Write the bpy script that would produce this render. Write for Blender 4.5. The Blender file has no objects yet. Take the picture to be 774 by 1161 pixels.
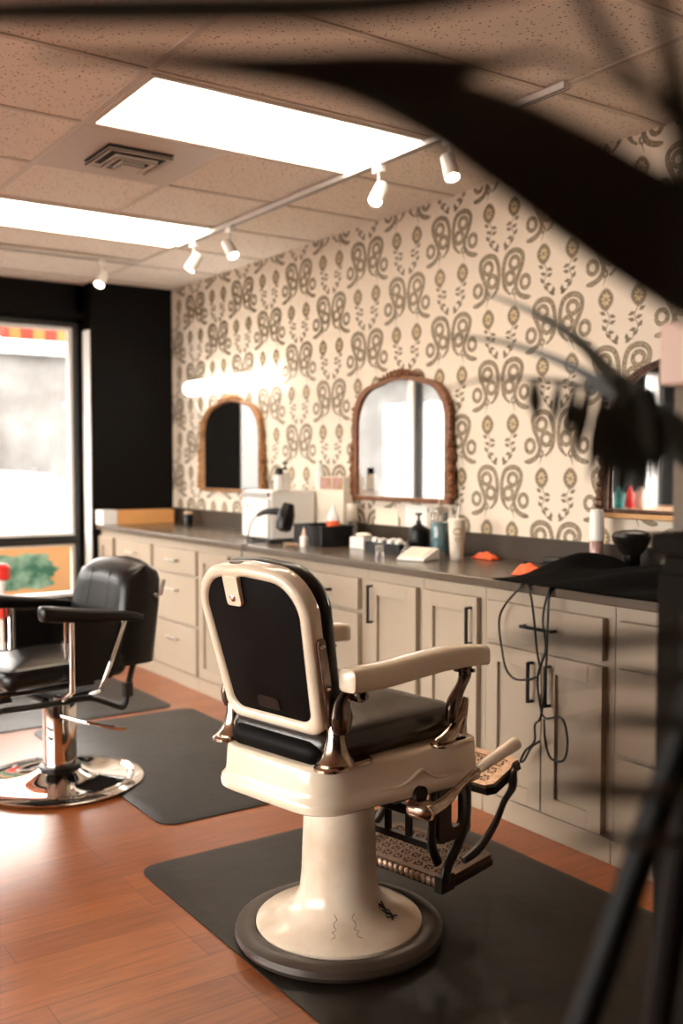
import bpy, bmesh, math, random
from mathutils import Vector, Matrix
random.seed(7)
PI = math.pi
C = bpy.context.scene.collection
R = math.radians

# ---------------------------------------------------------------- camera
CAM_H = 1.354
FPX = 35.0 / 36.0 * 1161
PITCH = math.atan(55.5 / FPX)
YAW = math.atan(778 / math.hypot(FPX, 55.5))
cf = Vector((math.sin(YAW) * math.cos(PITCH), math.cos(YAW) * math.cos(PITCH), -math.sin(PITCH)))
cr = Vector((math.cos(YAW), -math.sin(YAW), 0))
cu = cr.cross(cf)
cd = bpy.data.cameras.new('camera'); cam = bpy.data.objects.new('camera', cd); C.objects.link(cam)
cam.matrix_world = Matrix(((cr.x, cu.x, -cf.x, 0), (cr.y, cu.y, -cf.y, 0), (cr.z, cu.z, -cf.z, CAM_H), (0, 0, 0, 1)))
cd.sensor_fit = 'VERTICAL'; cd.sensor_height = 36; cd.sensor_width = 24; cd.lens = 35
cd.clip_start = 0.02; cd.clip_end = 200
cd.dof.use_dof = True; cd.dof.focus_distance = 2.6; cd.dof.aperture_fstop = 2.2
bpy.context.scene.camera = cam

def at(px, py, d):
    return Vector((0, 0, CAM_H)) + d * (cf + cr * ((px - 387) / FPX) - cu * ((py - 580.5) / FPX))

# ---------------------------------------------------------------- materials
def nn(nt, t, **kw):
    n = nt.nodes.new(t)
    for k, v in kw.items(): setattr(n, k, v)
    return n

def mat(name, col, rough=.5, metal=0.0, spec=None, coat=0, noise=None, bump=None, emit=None, trans=0, sheen=0):
    m = bpy.data.materials.new(name); m.use_nodes = True
    nt = m.node_tree; b = nt.nodes['Principled BSDF']
    b.inputs['Base Color'].default_value = (*col, 1)
    b.inputs['Roughness'].default_value = rough
    b.inputs['Metallic'].default_value = metal
    if spec is not None: b.inputs['Specular IOR Level'].default_value = spec
    if coat: b.inputs['Coat Weight'].default_value = coat; b.inputs['Coat Roughness'].default_value = .06
    if trans: b.inputs['Transmission Weight'].default_value = trans
    if sheen: b.inputs['Sheen Weight'].default_value = sheen
    if emit: b.inputs['Emission Color'].default_value = (*emit[0], 1); b.inputs['Emission Strength'].default_value = emit[1]
    if noise:  # (scale, second colour, amount, rough variation)
        tc = nn(nt, 'ShaderNodeTexCoord'); n = nn(nt, 'ShaderNodeTexNoise'); n.inputs['Scale'].default_value = noise[0]; n.inputs['Detail'].default_value = 6
        nt.links.new(tc.outputs['Object'], n.inputs['Vector'])
        mx = nn(nt, 'ShaderNodeMix', data_type='RGBA'); mx.inputs[6].default_value = (*col, 1); mx.inputs[7].default_value = (*noise[1], 1)
        rp = nn(nt, 'ShaderNodeMapRange'); rp.inputs['From Min'].default_value = .4; rp.inputs['From Max'].default_value = .72; rp.inputs['To Max'].default_value = noise[2]
        nt.links.new(n.outputs['Fac'], rp.inputs['Value']); nt.links.new(rp.outputs['Result'], mx.inputs[0]); nt.links.new(mx.outputs[2], b.inputs['Base Color'])
        if len(noise) > 3:
            r2 = nn(nt, 'ShaderNodeMapRange'); r2.inputs['To Min'].default_value = rough - noise[3]; r2.inputs['To Max'].default_value = rough + noise[3]
            nt.links.new(n.outputs['Fac'], r2.inputs['Value']); nt.links.new(r2.outputs['Result'], b.inputs['Roughness'])
    if bump:   # (scale, strength, distance)
        tc = nn(nt, 'ShaderNodeTexCoord'); n = nn(nt, 'ShaderNodeTexNoise'); n.inputs['Scale'].default_value = bump[0]; n.inputs['Detail'].default_value = 5
        bp = nn(nt, 'ShaderNodeBump'); bp.inputs['Strength'].default_value = bump[1]; bp.inputs['Distance'].default_value = bump[2]
        nt.links.new(tc.outputs['Object'], n.inputs['Vector']); nt.links.new(n.outputs['Fac'], bp.inputs['Height']); nt.links.new(bp.outputs['Normal'], b.inputs['Normal'])
    return m

M = {}
M['black_wall'] = mat('black_wall_paint', (.0035, .0028, .0022), .55, spec=.12, bump=(60, .1, .002))
M['trim_white'] = mat('white_trim', (.80, .79, .76), .4)
M['frame_black'] = mat('black_frame', (.012, .012, .011), .35)
M['cabinet'] = mat('greige_cabinet_paint', (.37, .298, .222), .42, noise=(3, (.33, .262, .19), .5))
M['cabinet_in'] = mat('brown_carcass', (.16, .11, .075), .6)
M['counter'] = mat('brown_laminate', (.105, .078, .055), .24, noise=(25, (.09, .066, .047), .6, .03))
M['handle'] = mat('black_handle', (.012, .011, .010), .3, .6)
M['steel'] = mat('brushed_steel', (.6, .58, .55), .3, 1)
M['chrome'] = mat('chrome', (.85, .83, .80), .06, 1)
M['bronze'] = mat('worn_nickel', (.50, .40, .31), .2, 1, noise=(30, (.16, .10, .07), .8, .1))
M['iron'] = mat('black_cast_iron', (.022, .018, .015), .28, .5)
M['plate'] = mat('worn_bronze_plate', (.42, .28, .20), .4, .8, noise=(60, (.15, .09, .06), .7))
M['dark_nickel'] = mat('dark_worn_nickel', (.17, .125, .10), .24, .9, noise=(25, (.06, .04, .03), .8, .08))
M['upstand'] = mat('dark_brown_upstand', (.045, .033, .024), .4, spec=.25)
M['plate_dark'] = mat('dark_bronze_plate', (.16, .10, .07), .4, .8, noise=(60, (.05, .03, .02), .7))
M['enamel'] = mat('cream_enamel', (.76, .65, .50), .24, coat=.5, noise=(4, (.68, .56, .41), .5))
M['enamel_old'] = mat('stained_enamel', (.72, .61, .48), .3, coat=.4, noise=(7, (.44, .31, .19), .7))
M['leather'] = mat('dark_brown_leather', (.014, .007, .003), .27, spec=.5, bump=(45, .25, .004))
M['leather_black'] = mat('black_leather', (.005, .004, .0035), .32, spec=.34, bump=(60, .12, .002))
M['back_panel'] = mat('black_panel', (.0025, .002, .002), .5, spec=.07)
M['rubber'] = mat('black_rubber_mat', (.010, .007, .0045), .42, spec=.24, bump=(14, .25, .006), noise=(3, (.013, .009, .006), .6, .06))
M['ring'] = mat('worn_ring', (.055, .040, .030), .36, .15, noise=(14, (.04, .03, .025), .8))
M['chip'] = mat('enamel_chip_rust', (.03, .018, .012), .7)
M['white_plastic'] = mat('white_plastic', (.82, .80, .76), .35)
M['cream_plastic'] = mat('cream_plastic', (.78, .70, .58), .4)
M['black_plastic'] = mat('black_plastic', (.005, .0045, .0045), .35, spec=.3)
M['cloth'] = mat('black_cape_cloth', (.0015, .0013, .0013), .85, spec=.04, bump=(18, .5, .01))
M['orange'] = mat('orange_cloth', (.95, .13, .03), .6)
M['red'] = mat('red_plastic', (.75, .03, .02), .4)
M['gold_wood'] = mat('gold_wood', (.36, .17, .06), .35, .25, noise=(20, (.14, .06, .02), .8))
M['carved'] = mat('carved_brown_wood', (.20, .075, .028), .3, .2, noise=(30, (.09, .035, .012), .9))
M['bronze_dark'] = mat('dark_bronze_frame', (.10, .05, .03), .3, .5, noise=(40, (.03, .015, .01), .8))
M['gilt'] = mat('gilt_ledge', (.45, .25, .11), .35, .6)
M['mirror'] = mat('mirror_glass', (.93, .93, .92), .015, 1)
M['glassy'] = mat('clear_plastic', (.93, .92, .90), .08, trans=.9)
M['blue_liquid'] = mat('blue_disinfectant', (.02, .27, .36), .1, trans=.25)
M['paper'] = mat('paper_note', (.82, .72, .58), .8)
M['orange_wood'] = mat('orange_pine', (.72, .35, .12), .5, noise=(8, (.6, .27, .08), .6))
M['kraft'] = mat('orange_kraft_paper', (.88, .52, .24), .7)
M['palm'] = mat('dark_palm_leaf', (.013, .014, .007), .5, noise=(10, (.02, .018, .008), .7))
M['stand'] = mat('black_stand', (.003, .003, .003), .5, spec=.15)
M['dark_wood'] = mat('dark_cabinet_wood', (.010, .008, .006), .7, spec=.05)
M['taupe'] = mat('taupe_card', (.16, .125, .095), .7)
M['pink_card'] = mat('pale_pink_card', (.70, .52, .44), .7)
M['pink_plastic'] = mat('pinkish_clear_plastic', (.62, .40, .36), .2, trans=.4)
M['teal'] = mat('teal_plastic', (.02, .25, .24), .4)
M['brown_ink'] = mat('brown_print', (.45, .22, .05), .5)
M['skin_clay'] = mat('tan_clutter', (.55, .38, .26), .6)
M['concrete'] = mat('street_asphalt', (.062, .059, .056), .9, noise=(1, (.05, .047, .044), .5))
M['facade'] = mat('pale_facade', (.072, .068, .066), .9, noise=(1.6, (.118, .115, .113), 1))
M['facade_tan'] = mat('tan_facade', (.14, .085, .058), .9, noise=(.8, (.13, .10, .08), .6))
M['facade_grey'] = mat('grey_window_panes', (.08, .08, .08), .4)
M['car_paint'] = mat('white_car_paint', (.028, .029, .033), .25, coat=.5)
M['car_glass'] = mat('car_window', (.08, .08, .085), .1)
M['awn_red'] = mat('awning_red', (.30, .02, .008), .8)
M['awn_orange'] = mat('awning_orange', (.34, .13, .03), .8)
M['tube'] = mat('lit_tube', (.9, .9, .9), .4, emit=((1, .96, .90), 4))
M['troffer'] = mat('lit_diffuser', (.9, .9, .9), .4, emit=((1, .86, .68), 7.0))
M['bulb'] = mat('lit_bulb', (1, .9, .8), .3, emit=((1, .80, .58), 26))
M['grid'] = mat('ceiling_tee', (.66, .58, .49), .5)
M['vent'] = mat('vent_metal', (.62, .55, .47), .45)
M['vent_dark'] = mat('vent_shadow_box', (.03, .025, .02), .8)
M['plain_wall'] = mat('plain_back_wall', (.10, .08, .065), .8)

def glass_mat():
    m = bpy.data.materials.new('window_glass'); m.use_nodes = True; nt = m.node_tree
    for n in list(nt.nodes): nt.nodes.remove(n)
    o = nn(nt, 'ShaderNodeOutputMaterial'); t = nn(nt, 'ShaderNodeBsdfTransparent'); g = nn(nt, 'ShaderNodeBsdfGlossy'); g.inputs['Roughness'].default_value = .02
    mx = nn(nt, 'ShaderNodeMixShader'); mx.inputs[0].default_value = .05
    nt.links.new(t.outputs[0], mx.inputs[1]); nt.links.new(g.outputs[0], mx.inputs[2]); nt.links.new(mx.outputs[0], o.inputs['Surface'])
    return m
M['glass'] = glass_mat()

def floor_mat():
    m = mat('red_brown_planks', (.3, .1, .04), .3); nt = m.node_tree; b = nt.nodes['Principled BSDF']; L = nt.links.new
    tc = nn(nt, 'ShaderNodeTexCoord')
    br = nn(nt, 'ShaderNodeTexBrick'); br.offset = .37; br.offset_frequency = 3
    br.inputs['Scale'].default_value = 1; br.inputs['Brick Width'].default_value = 1.22; br.inputs['Row Height'].default_value = .127
    br.inputs['Mortar Size'].default_value = .0016; br.inputs['Mortar Smooth'].default_value = .3; br.inputs['Bias'].default_value = 0
    br.inputs['Color1'].default_value = (.31, .092, .022, 1); br.inputs['Color2'].default_value = (.225, .060, .013, 1); br.inputs['Mortar'].default_value = (.13, .042, .014, 1)
    L(tc.outputs['Object'], br.inputs['Vector'])
    mp = nn(nt, 'ShaderNodeMapping'); mp.inputs['Scale'].default_value = (1.2, 14, 1); L(tc.outputs['Object'], mp.inputs['Vector'])
    n = nn(nt, 'ShaderNodeTexNoise'); n.inputs['Scale'].default_value = 4; n.inputs['Detail'].default_value = 8; n.inputs['Roughness'].default_value = .65; n.inputs['Distortion'].default_value = .25
    L(mp.outputs[0], n.inputs['Vector'])
    rmp = nn(nt, 'ShaderNodeMapRange'); rmp.inputs['From Min'].default_value = .35; rmp.inputs['From Max'].default_value = .7; rmp.inputs['To Min'].default_value = .74; rmp.inputs['To Max'].default_value = 1.28
    L(n.outputs['Fac'], rmp.inputs['Value'])
    mu = nn(nt, 'ShaderNodeVectorMath', operation='SCALE'); L(br.outputs['Color'], mu.inputs[0]); L(rmp.outputs['Result'], mu.inputs['Scale'])
    L(mu.outputs['Vector'], b.inputs['Base Color'])
    r2 = nn(nt, 'ShaderNodeMapRange'); r2.inputs['To Min'].default_value = .25; r2.inputs['To Max'].default_value = .35; L(n.outputs['Fac'], r2.inputs['Value']); L(r2.outputs['Result'], b.inputs['Roughness'])
    bp = nn(nt, 'ShaderNodeBump'); bp.inputs['Strength'].default_value = .10; bp.inputs['Distance'].default_value = .001
    ad = nn(nt, 'ShaderNodeMath', operation='SUBTRACT'); L(n.outputs['Fac'], ad.inputs[0]); L(br.outputs['Fac'], ad.inputs[1]); L(ad.outputs[0], bp.inputs['Height']); L(bp.outputs['Normal'], b.inputs['Normal'])
    return m
M['floor'] = floor_mat()

def ceil_mat():
    m = mat('acoustic_tile', (.66, .57, .47), .9); nt = m.node_tree; b = nt.nodes['Principled BSDF']; L = nt.links.new
    tc = nn(nt, 'ShaderNodeTexCoord')
    v = nn(nt, 'ShaderNodeTexVoronoi'); v.inputs['Scale'].default_value = 75; v.inputs['Randomness'].default_value = 1
    n = nn(nt, 'ShaderNodeTexNoise'); n.inputs['Scale'].default_value = 9; n.inputs['Detail'].default_value = 4
    L(tc.outputs['Object'], v.inputs['Vector']); L(tc.outputs['Object'], n.inputs['Vector'])
    th = nn(nt, 'ShaderNodeMapRange'); th.inputs['From Min'].default_value = .35; th.inputs['From Max'].default_value = .7; th.inputs['To Min'].default_value = .06; th.inputs['To Max'].default_value = .30
    L(v.outputs['Color'], th.inputs['Value'])
    lt = nn(nt, 'ShaderNodeMath', operation='LESS_THAN'); L(v.outputs['Distance'], lt.inputs[0]); L(th.outputs[0], lt.inputs[1])
    mx = nn(nt, 'ShaderNodeMix', data_type='RGBA'); mx.inputs[6].default_value = (.86, .79, .69, 1); mx.inputs[7].default_value = (.34, .24, .17, 1)
    L(lt.outputs[0], mx.inputs[0]); L(mx.outputs[2], b.inputs['Base Color'])
    return m
M['ceiling'] = ceil_mat()

def ink_mat(name, c1, c2):
    m = mat(name, c1, .42, .3); nt = m.node_tree; b = nt.nodes['Principled BSDF']; L = nt.links.new
    tc = nn(nt, 'ShaderNodeTexCoord'); v = nn(nt, 'ShaderNodeTexVoronoi'); v.inputs['Scale'].default_value = 150; v.feature = 'DISTANCE_TO_EDGE'
    L(tc.outputs['Object'], v.inputs['Vector'])
    r = nn(nt, 'ShaderNodeMapRange'); r.inputs['From Min'].default_value = .06; r.inputs['From Max'].default_value = .22
    L(v.outputs['Distance'], r.inputs['Value'])
    mx = nn(nt, 'ShaderNodeMix', data_type='RGBA'); mx.inputs[6].default_value = (*c1, 1); mx.inputs[7].default_value = (*c2, 1)
    L(r.outputs[0], mx.inputs[0]); L(mx.outputs[2], b.inputs['Base Color'])
    return m
M['paper_wall'] = mat('cream_wallpaper', (.71, .615, .50), .55)
M['ink'] = ink_mat('snake_ink', (.13, .095, .055), (.46, .375, .265))
M['ink_leaf'] = mat('leaf_ink', (.20, .15, .095), .45, .25)
M['ink_gold'] = mat('gold_ink', (.60, .46, .27), .4, .4)
M['green_patch'] = mat('mottled_green', (.05, .20, .13), .6, noise=(9, (.50, .80, .62), 1))

# ---------------------------------------------------------------- mesh builder
def frame_from(d):
    d = Vector(d).normalized(); a = Vector((0, 0, 1)) if abs(d.z) < .95 else Vector((1, 0, 0))
    u = d.cross(a).normalized(); return u, d.cross(u).normalized()

class B:
    def __init__(s): s.bm = bmesh.new(); s.mi = 0
    def V(s, p): return s.bm.verts.new(p)
    def F(s, vs):
        try:
            f = s.bm.faces.new(vs); f.material_index = s.mi; return f
        except ValueError: return None
    def box(s, c, d, m=None, taper=None):
        c = Vector(c); vs = []
        for z in (-1, 1):
            for x, y in ((-1, -1), (1, -1), (1, 1), (-1, 1)):
                k = taper if (taper and z > 0) else 1
                p = Vector((x * d[0] / 2 * k, y * d[1] / 2 * k, z * d[2] / 2))
                if m: p = m @ p
                vs.append(s.V(c + p))
        for f in ((3, 2, 1, 0), (4, 5, 6, 7), (0, 1, 5, 4), (1, 2, 6, 5), (2, 3, 7, 6), (3, 0, 4, 7)): s.F([vs[i] for i in f])
        return s
    def b2(s, lo, hi): return s.box([(a + b) / 2 for a, b in zip(lo, hi)], [abs(b - a) for a, b in zip(lo, hi)])
    def rings(s, rings, closed_ends=True, loop=False):
        vr = [[s.V(p) for p in r] for r in rings]; n = len(vr[0])
        pairs = list(zip(vr, vr[1:])) + ([(vr[-1], vr[0])] if loop else [])
        for a, b in pairs:
            for i in range(n): s.F((a[i], a[(i + 1) % n], b[(i + 1) % n], b[i]))
        if closed_ends and not loop: s.F(vr[0][::-1]); s.F(vr[-1])
        return s
    def lathe(s, prof, c=(0, 0, 0), n=48, ax=None, caps=True):
        c = Vector(c)
        if ax is None: u, v, w = Vector((1, 0, 0)), Vector((0, 1, 0)), Vector((0, 0, 1))
        else: w = Vector(ax).normalized(); u, v = frame_from(w)
        rr = [[c + w * z + (u * math.cos(2 * PI * i / n) + v * math.sin(2 * PI * i / n)) * max(r, 1e-5) for i in range(n)] for r, z in prof]
        return s.rings(rr, caps)
    def cyl(s, p0, p1, r0, r1=None, n=20):
        p0, p1 = Vector(p0), Vector(p1); return s.lathe([(r0, 0), (r1 if r1 is not None else r0, (p1 - p0).length)], p0, n, p1 - p0)
    def tube(s, pts, r, n=10, loop=False, flat=1.0, up=None):
        pts = [Vector(p) for p in pts]; N = len(pts); rs = r if isinstance(r, (list, tuple)) else [r] * N; rr = []; pu = None
        for i, p in enumerate(pts):
            if loop: t = pts[(i + 1) % N] - pts[i - 1]
            else: t = pts[min(i + 1, N - 1)] - pts[max(i - 1, 0)]
            if t.length < 1e-9: t = Vector((0, 0, 1))
            t.normalize()
            if up is not None: u = (Vector(up) - t * Vector(up).dot(t)).normalized()
            elif pu is None: u = frame_from(t)[0]
            else: u = (pu - t * pu.dot(t)).normalized()
            pu = u; v = t.cross(u)
            rr.append([p + (u * math.cos(2 * PI * k / n) * flat + v * math.sin(2 * PI * k / n)) * rs[i] for k in range(n)])
        return s.rings(rr, True, loop)
    def prism(s, poly, a, b, M4=None):
        M4 = M4 or Matrix()
        lo = [s.V(M4 @ Vector((x, y, a))) for x, y in poly]; hi = [s.V(M4 @ Vector((x, y, b))) for x, y in poly]; n = len(poly)
        for i in range(n): s.F((lo[i], lo[(i + 1) % n], hi[(i + 1) % n], hi[i]))
        s.F(lo[::-1]); s.F(hi); return s
    def ring_prism(s, outer, inner, a, b, M4=None):
        M4 = M4 or Matrix(); n = len(outer)
        L = [[s.V(M4 @ Vector((x, y, z))) for x, y in poly] for poly, z in ((outer, a), (outer, b), (inner, b), (inner, a))]
        for k in range(4):
            p, q = L[k], L[(k + 1) % 4]
            for i in range(n): s.F((p[i], p[(i + 1) % n], q[(i + 1) % n], q[i]))
        return s
    def grid(s, f, nu, nv):
        g = [[s.V(f(i / nu, j / nv)) for j in range(nv + 1)] for i in range(nu + 1)]
        for i in range(nu):
            for j in range(nv): s.F((g[i][j], g[i + 1][j], g[i + 1][j + 1], g[i][j + 1]))
        return s
    def ball(s, c, r, n=12, sc=(1, 1, 1)):
        c = Vector(c); prof = [(math.sin(PI * k / (n // 2)), -math.cos(PI * k / (n // 2))) for k in range(n // 2 + 1)]
        rr = [[c + Vector((math.cos(2 * PI * i / n) * max(a, 1e-4) * sc[0], math.sin(2 * PI * i / n) * max(a, 1e-4) * sc[1], z * sc[2])) * 1 if False else
               c + Vector((math.cos(2 * PI * i / n) * max(a, 1e-4) * sc[0] * r, math.sin(2 * PI * i / n) * max(a, 1e-4) * sc[1] * r, z * sc[2] * r)) for i in range(n)] for a, z in prof]
        return s.rings(rr)

def build(name, b, m, parent=None, bevel=0, seg=2, ang=38, sub=0, thick=0):
    me = bpy.data.meshes.new(name)
    bmesh.ops.recalc_face_normals(b.bm, faces=b.bm.faces)
    b.bm.to_mesh(me); b.bm.free()
    for x in (m if isinstance(m, (list, tuple)) else [m]): me.materials.append(M[x])
    me.shade_smooth(); me.set_sharp_from_angle(angle=R(ang))
    o = bpy.data.objects.new(name, me); C.objects.link(o)
    if parent: o.parent = parent
    if thick:
        md = o.modifiers.new('t', 'SOLIDIFY'); md.thickness = thick; md.offset = 0
    if bevel:
        md = o.modifiers.new('b', 'BEVEL'); md.width = bevel; md.segments = seg; md.limit_method = 'ANGLE'; md.angle_limit = R(40); md.harden_normals = True
    if sub:
        md = o.modifiers.new('s', 'SUBSURF'); md.levels = sub; md.render_levels = sub
    return o
def thing(name, label, cat, loc=(0, 0, 0), rz=0, group=None):
    o = bpy.data.objects.new(name, None); C.objects.link(o); o.location = loc; o.rotation_euler = (0, 0, rz); o.empty_display_size = .1
    o['label'] = label; o['category'] = cat
    if group: o['group'] = group
    return o
def tag(o, label, cat, group=None, kind=None):
    o['label'] = label; o['category'] = cat
    if group: o['group'] = group
    if kind: o['kind'] = kind
    return o
def struct(name, b, m, parent=None, **k):
    o = build(name, b, m, parent, **k)
    if not parent: o['kind'] = 'structure'
    return o
def dup(root, loc, rz, label=None):
    r = root.copy(); C.objects.link(r); r.location = loc; r.rotation_euler = (0, 0, rz)
    if label: r['label'] = label
    for ch in root.children:
        c = ch.copy(); C.objects.link(c); c.parent = r
        for g in ch.children:
            d = g.copy(); C.objects.link(d); d.parent = c
    return r
def rrect(x0, y0, x1, y1, r, n=6):
    if not isinstance(r, (list, tuple)): r = [r] * 4     # corners: (x1,y0),(x1,y1),(x0,y1),(x0,y0)
    out = []
    for (cx, cy, a0), q in zip(((x1, y0, -90), (x1, y1, 0), (x0, y1, 90), (x0, y0, 180)), r):
        sx = -1 if cx == x1 else 1; sy = 1 if cy == y0 else -1
        for k in range(n + 1):
            a = R(a0 + 90 * k / n); out.append((cx + sx * q + q * math.cos(a), cy + sy * q + q * math.sin(a)))
    return out
def cr_spline(p, n=8, loop=False):
    p = [Vector(q) for q in p]; out = []; N = len(p)
    for i in range(N if loop else N - 1):
        g = (lambda k: p[k % N]) if loop else (lambda k: p[max(0, min(N - 1, k))])
        a, b, c, d = g(i - 1), g(i), g(i + 1), g(i + 2)
        for k in range(n):
            t = k / n; out.append(.5 * ((2 * b) + (c - a) * t + (2 * a - 5 * b + 4 * c - d) * t * t + (3 * b - a - 3 * c + d) * t ** 3))
    if not loop: out.append(p[-1])
    return out

# ================================================================ ROOM
WX, FY, WY, CZ = 3.20, 6.88, 7.05, 2.64     # wallpaper wall, pier face, window wall, ceiling
LX, BY = -3.6, -2.6
b = B().b2((LX - .2, BY - .2, -.1), (WX + .2, WY + .2, 0)); struct('floor', b, 'floor')
b = B().b2((LX - .2, BY - .2, CZ), (WX + .2, WY + .2, CZ + .1)); ceiling = struct('ceiling', b, 'ceiling')
TX = [2.585 - .61 * 0 - 1.22 * k for k in range(6)]
b = B()
for x in [2.585 - 1.22 * k for k in range(6)] + [1.975]:
    y0, y1 = (BY, WY) if x != 1.975 else (3.70, 4.92)
    b.b2((x - .012, y0, CZ - .006), (x + .012, y1, CZ + .002))
for k in range(-9, 7):
    y = 3.70 + .61 * k
    if BY < y < WY: b.b2((LX, y - .012, CZ - .0055), (WX, y + .012, CZ + .002))
build('ceiling_grid', b, 'grid', ceiling)

# ---- wallpapered wall: the printed pattern is part of its mesh
def wallpaper():
    b = B(); b.b2((WX, BY, 0), (WX + .12, WY + .12, CZ))
    X1 = WX - .0006
    # motif polygons computed once in (s, t); s along the wall (+ = towards far), t up
    quads = []   # (poly, material index)
    def ribbon(pts, w, mi, dep=0):
        pts = [Vector((p[0], p[1], 0)) for p in pts]; N = len(pts); e = []
        for i, p in enumerate(pts):
            t = (pts[min(i + 1, N - 1)] - pts[max(i - 1, 0)]).normalized(); nrm = Vector((-t.y, t.x, 0))
            ww = w[i] if isinstance(w, list) else w; e.append((p + nrm * ww / 2, p - nrm * ww / 2))
        for a, c in zip(e, e[1:]): quads.append(([(q.x, q.y) for q in (a[0], a[1], c[1], c[0])], mi, dep))
    def arc(cx, cy, rx, ry, a0=0, a1=360, n=14): return [(cx + rx * math.cos(R(a0 + (a1 - a0) * k / n)), cy + ry * math.sin(R(a0 + (a1 - a0) * k / n))) for k in range(n + 1)]
    def snake(sg):
        P = lambda x, y: (sg * x, y)
        W = .019
        path = [(.188, -.104), (.150, -.100), (.112, -.080), (.094, -.042), (.112, .005), (.134, .048), (.137, .086), (.112, .110), (.075, .115), (.038, .100), (.019, .062), (.014, .018), (.021, -.030), (.040, -.062), (.064, -.078)]
        sp = cr_spline([Vector((*P(*p), 0)) for p in path], 4); n = len(sp)
        ws = [W * 1.25 * min(1, .45 + k / 5) * (1.0 if k < n - 8 else max(.5, (n - k) / 8)) for k in range(n)]
        def scaled(pts, w, dep):
            ribbon(pts, w, 1, dep); ribbon(pts, [q * .66 for q in w] if isinstance(w, list) else w * .66, 0, dep + 1)
        scaled([(p.x, p.y) for p in sp], ws, 0)
        scaled([P(*q) for q in arc(.058, -.004, .028, .027)], .021, 2)
        scaled([P(*q) for q in arc(.086, .060, .029, .027)], .021, 4)
        scaled([P(*q) for q in arc(.154, -.034, .027, .028)], .020, 4)
        scaled([P(*q) for q in arc(.086, -.068, .011, .014, n=8)], .011, 6)
        ribbon([P(.086, -.080), P(.090, -.10), P(.100, -.122)], [.008, .004, .001], 1, 1)
    snake(1); snake(-1)
    S = list(quads); quads.clear()
    def flower(sg):
        P = lambda x, y: (sg * x * 1.32, y * 1.10)
        cx, cy = .063, .062
        n = 22; out = []
        for k in range(n * 2):
            a = 2 * PI * k / (n * 2); q = (1.0 if k % 2 else .80) * (1 + .08 * math.cos(2 * a) ** 2); out.append(P(cx + math.cos(a) * .031 * q, cy + math.sin(a) * .043 * q))
        for k in range(n * 2): quads.append(([P(cx, cy), out[k], out[(k + 1) % (n * 2)]], 1, 0))
        for k in range(8):
            a = 2 * PI * k / 8 + .2; d = Vector((math.cos(a) * .020, math.sin(a) * .028)); nn_ = Vector((-math.sin(a), math.cos(a))) * .0045
            m_ = d * .6
            quads.append(([P(cx + d.x * .15, cy + d.y * .15), P(cx + m_.x + nn_.x, cy + m_.y + nn_.y), P(cx + d.x, cy + d.y), P(cx + m_.x - nn_.x, cy + m_.y - nn_.y)], 2, 1))
        st = cr_spline([(*P(.062, .025), 0), (*P(.048, -.01), 0), (*P(.060, -.05), 0), (*P(.045, -.085), 0), (*P(.018, -.108), 0)], 4)
        ribbon([(p.x, p.y) for p in st], .0040, 1)
        for lx, ly, a in ((.062, .005, 30), (.050, .002, 200), (.050, -.022, 20), (.050, -.030, 160), (.062, -.055, 60), (.056, -.058, 190), (.040, -.082, 40), (.036, -.088, 215), (.020, -.100, 95)):
            d = Vector((math.cos(R(a)), math.sin(R(a)))); nn_ = Vector((-d.y, d.x)); Ln = .030
            p0 = Vector((lx, ly)); pl = [p0, p0 + d * Ln * .45 + nn_ * .0085, p0 + d * Ln, p0 + d * Ln * .45 - nn_ * .0085]
            quads.append(([P(*q) for q in pl], 1, 0))
    flower(1); flower(-1)
    Fq = list(quads)
    def clip(poly, lo, hi, ax):
        for lim, sg in ((lo, 1), (hi, -1)):
            out = []
            for i in range(len(poly)):
                a, c = poly[i], poly[(i + 1) % len(poly)]; ia = sg * (a[ax] - lim) >= 0; ic = sg * (c[ax] - lim) >= 0
                if ia: out.append(a)
                if ia != ic:
                    t = (lim - a[ax]) / (c[ax] - a[ax]); out.append(tuple(a[k] + t * (c[k] - a[k]) for k in range(2)))
            poly = out
            if len(poly) < 3: return None
        return poly
    y0, z0, PY, PZ = 3.018, 2.435, .347, .486
    for k in range(-11, 13):
        yc = y0 + PY * k
        for j in range(-1, 4):
            for half in (0, 1):
                zc = z0 - PZ * j - (PZ / 2 if half else 0)
                isS = (half == 0) == (k % 2 == 0)
                src = S if isS else Fq
                zz = zc + (0.0 if isS else 0.0)
                for poly, mi, dep in src:
                    pl = [(yc + p[0], zz + p[1]) for p in poly]
                    if min(p[1] for p in pl) < .95 or min(p[0] for p in pl) < BY or max(p[0] for p in pl) > FY: 
                        pl = clip(pl, BY, FY, 0)
                        if pl: pl = clip(pl, .9, CZ, 1)
                        if not pl: continue
                    elif max(p[1] for p in pl) > CZ:
                        pl = clip(pl, .9, CZ, 1)
                        if not pl: continue
                    if len(pl) < 3: continue
                    b.mi = {0: 1, 1: 2, 2: 3}[mi]
                    b.F([b.V((X1 - dep * .00016, p[0], p[1])) for p in pl])
    return b
wb = wallpaper()
me = bpy.data.meshes.new('wall_right')
bmesh.ops.recalc_face_normals(wb.bm, faces=wb.bm.faces)
wb.bm.to_mesh(me); wb.bm.free()
for x in ('paper_wall', 'ink', 'ink_leaf', 'ink_gold'): me.materials.append(M[x])
wr = bpy.data.objects.new('wall_right', me); C.objects.link(wr); wr['kind'] = 'structure'

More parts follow.
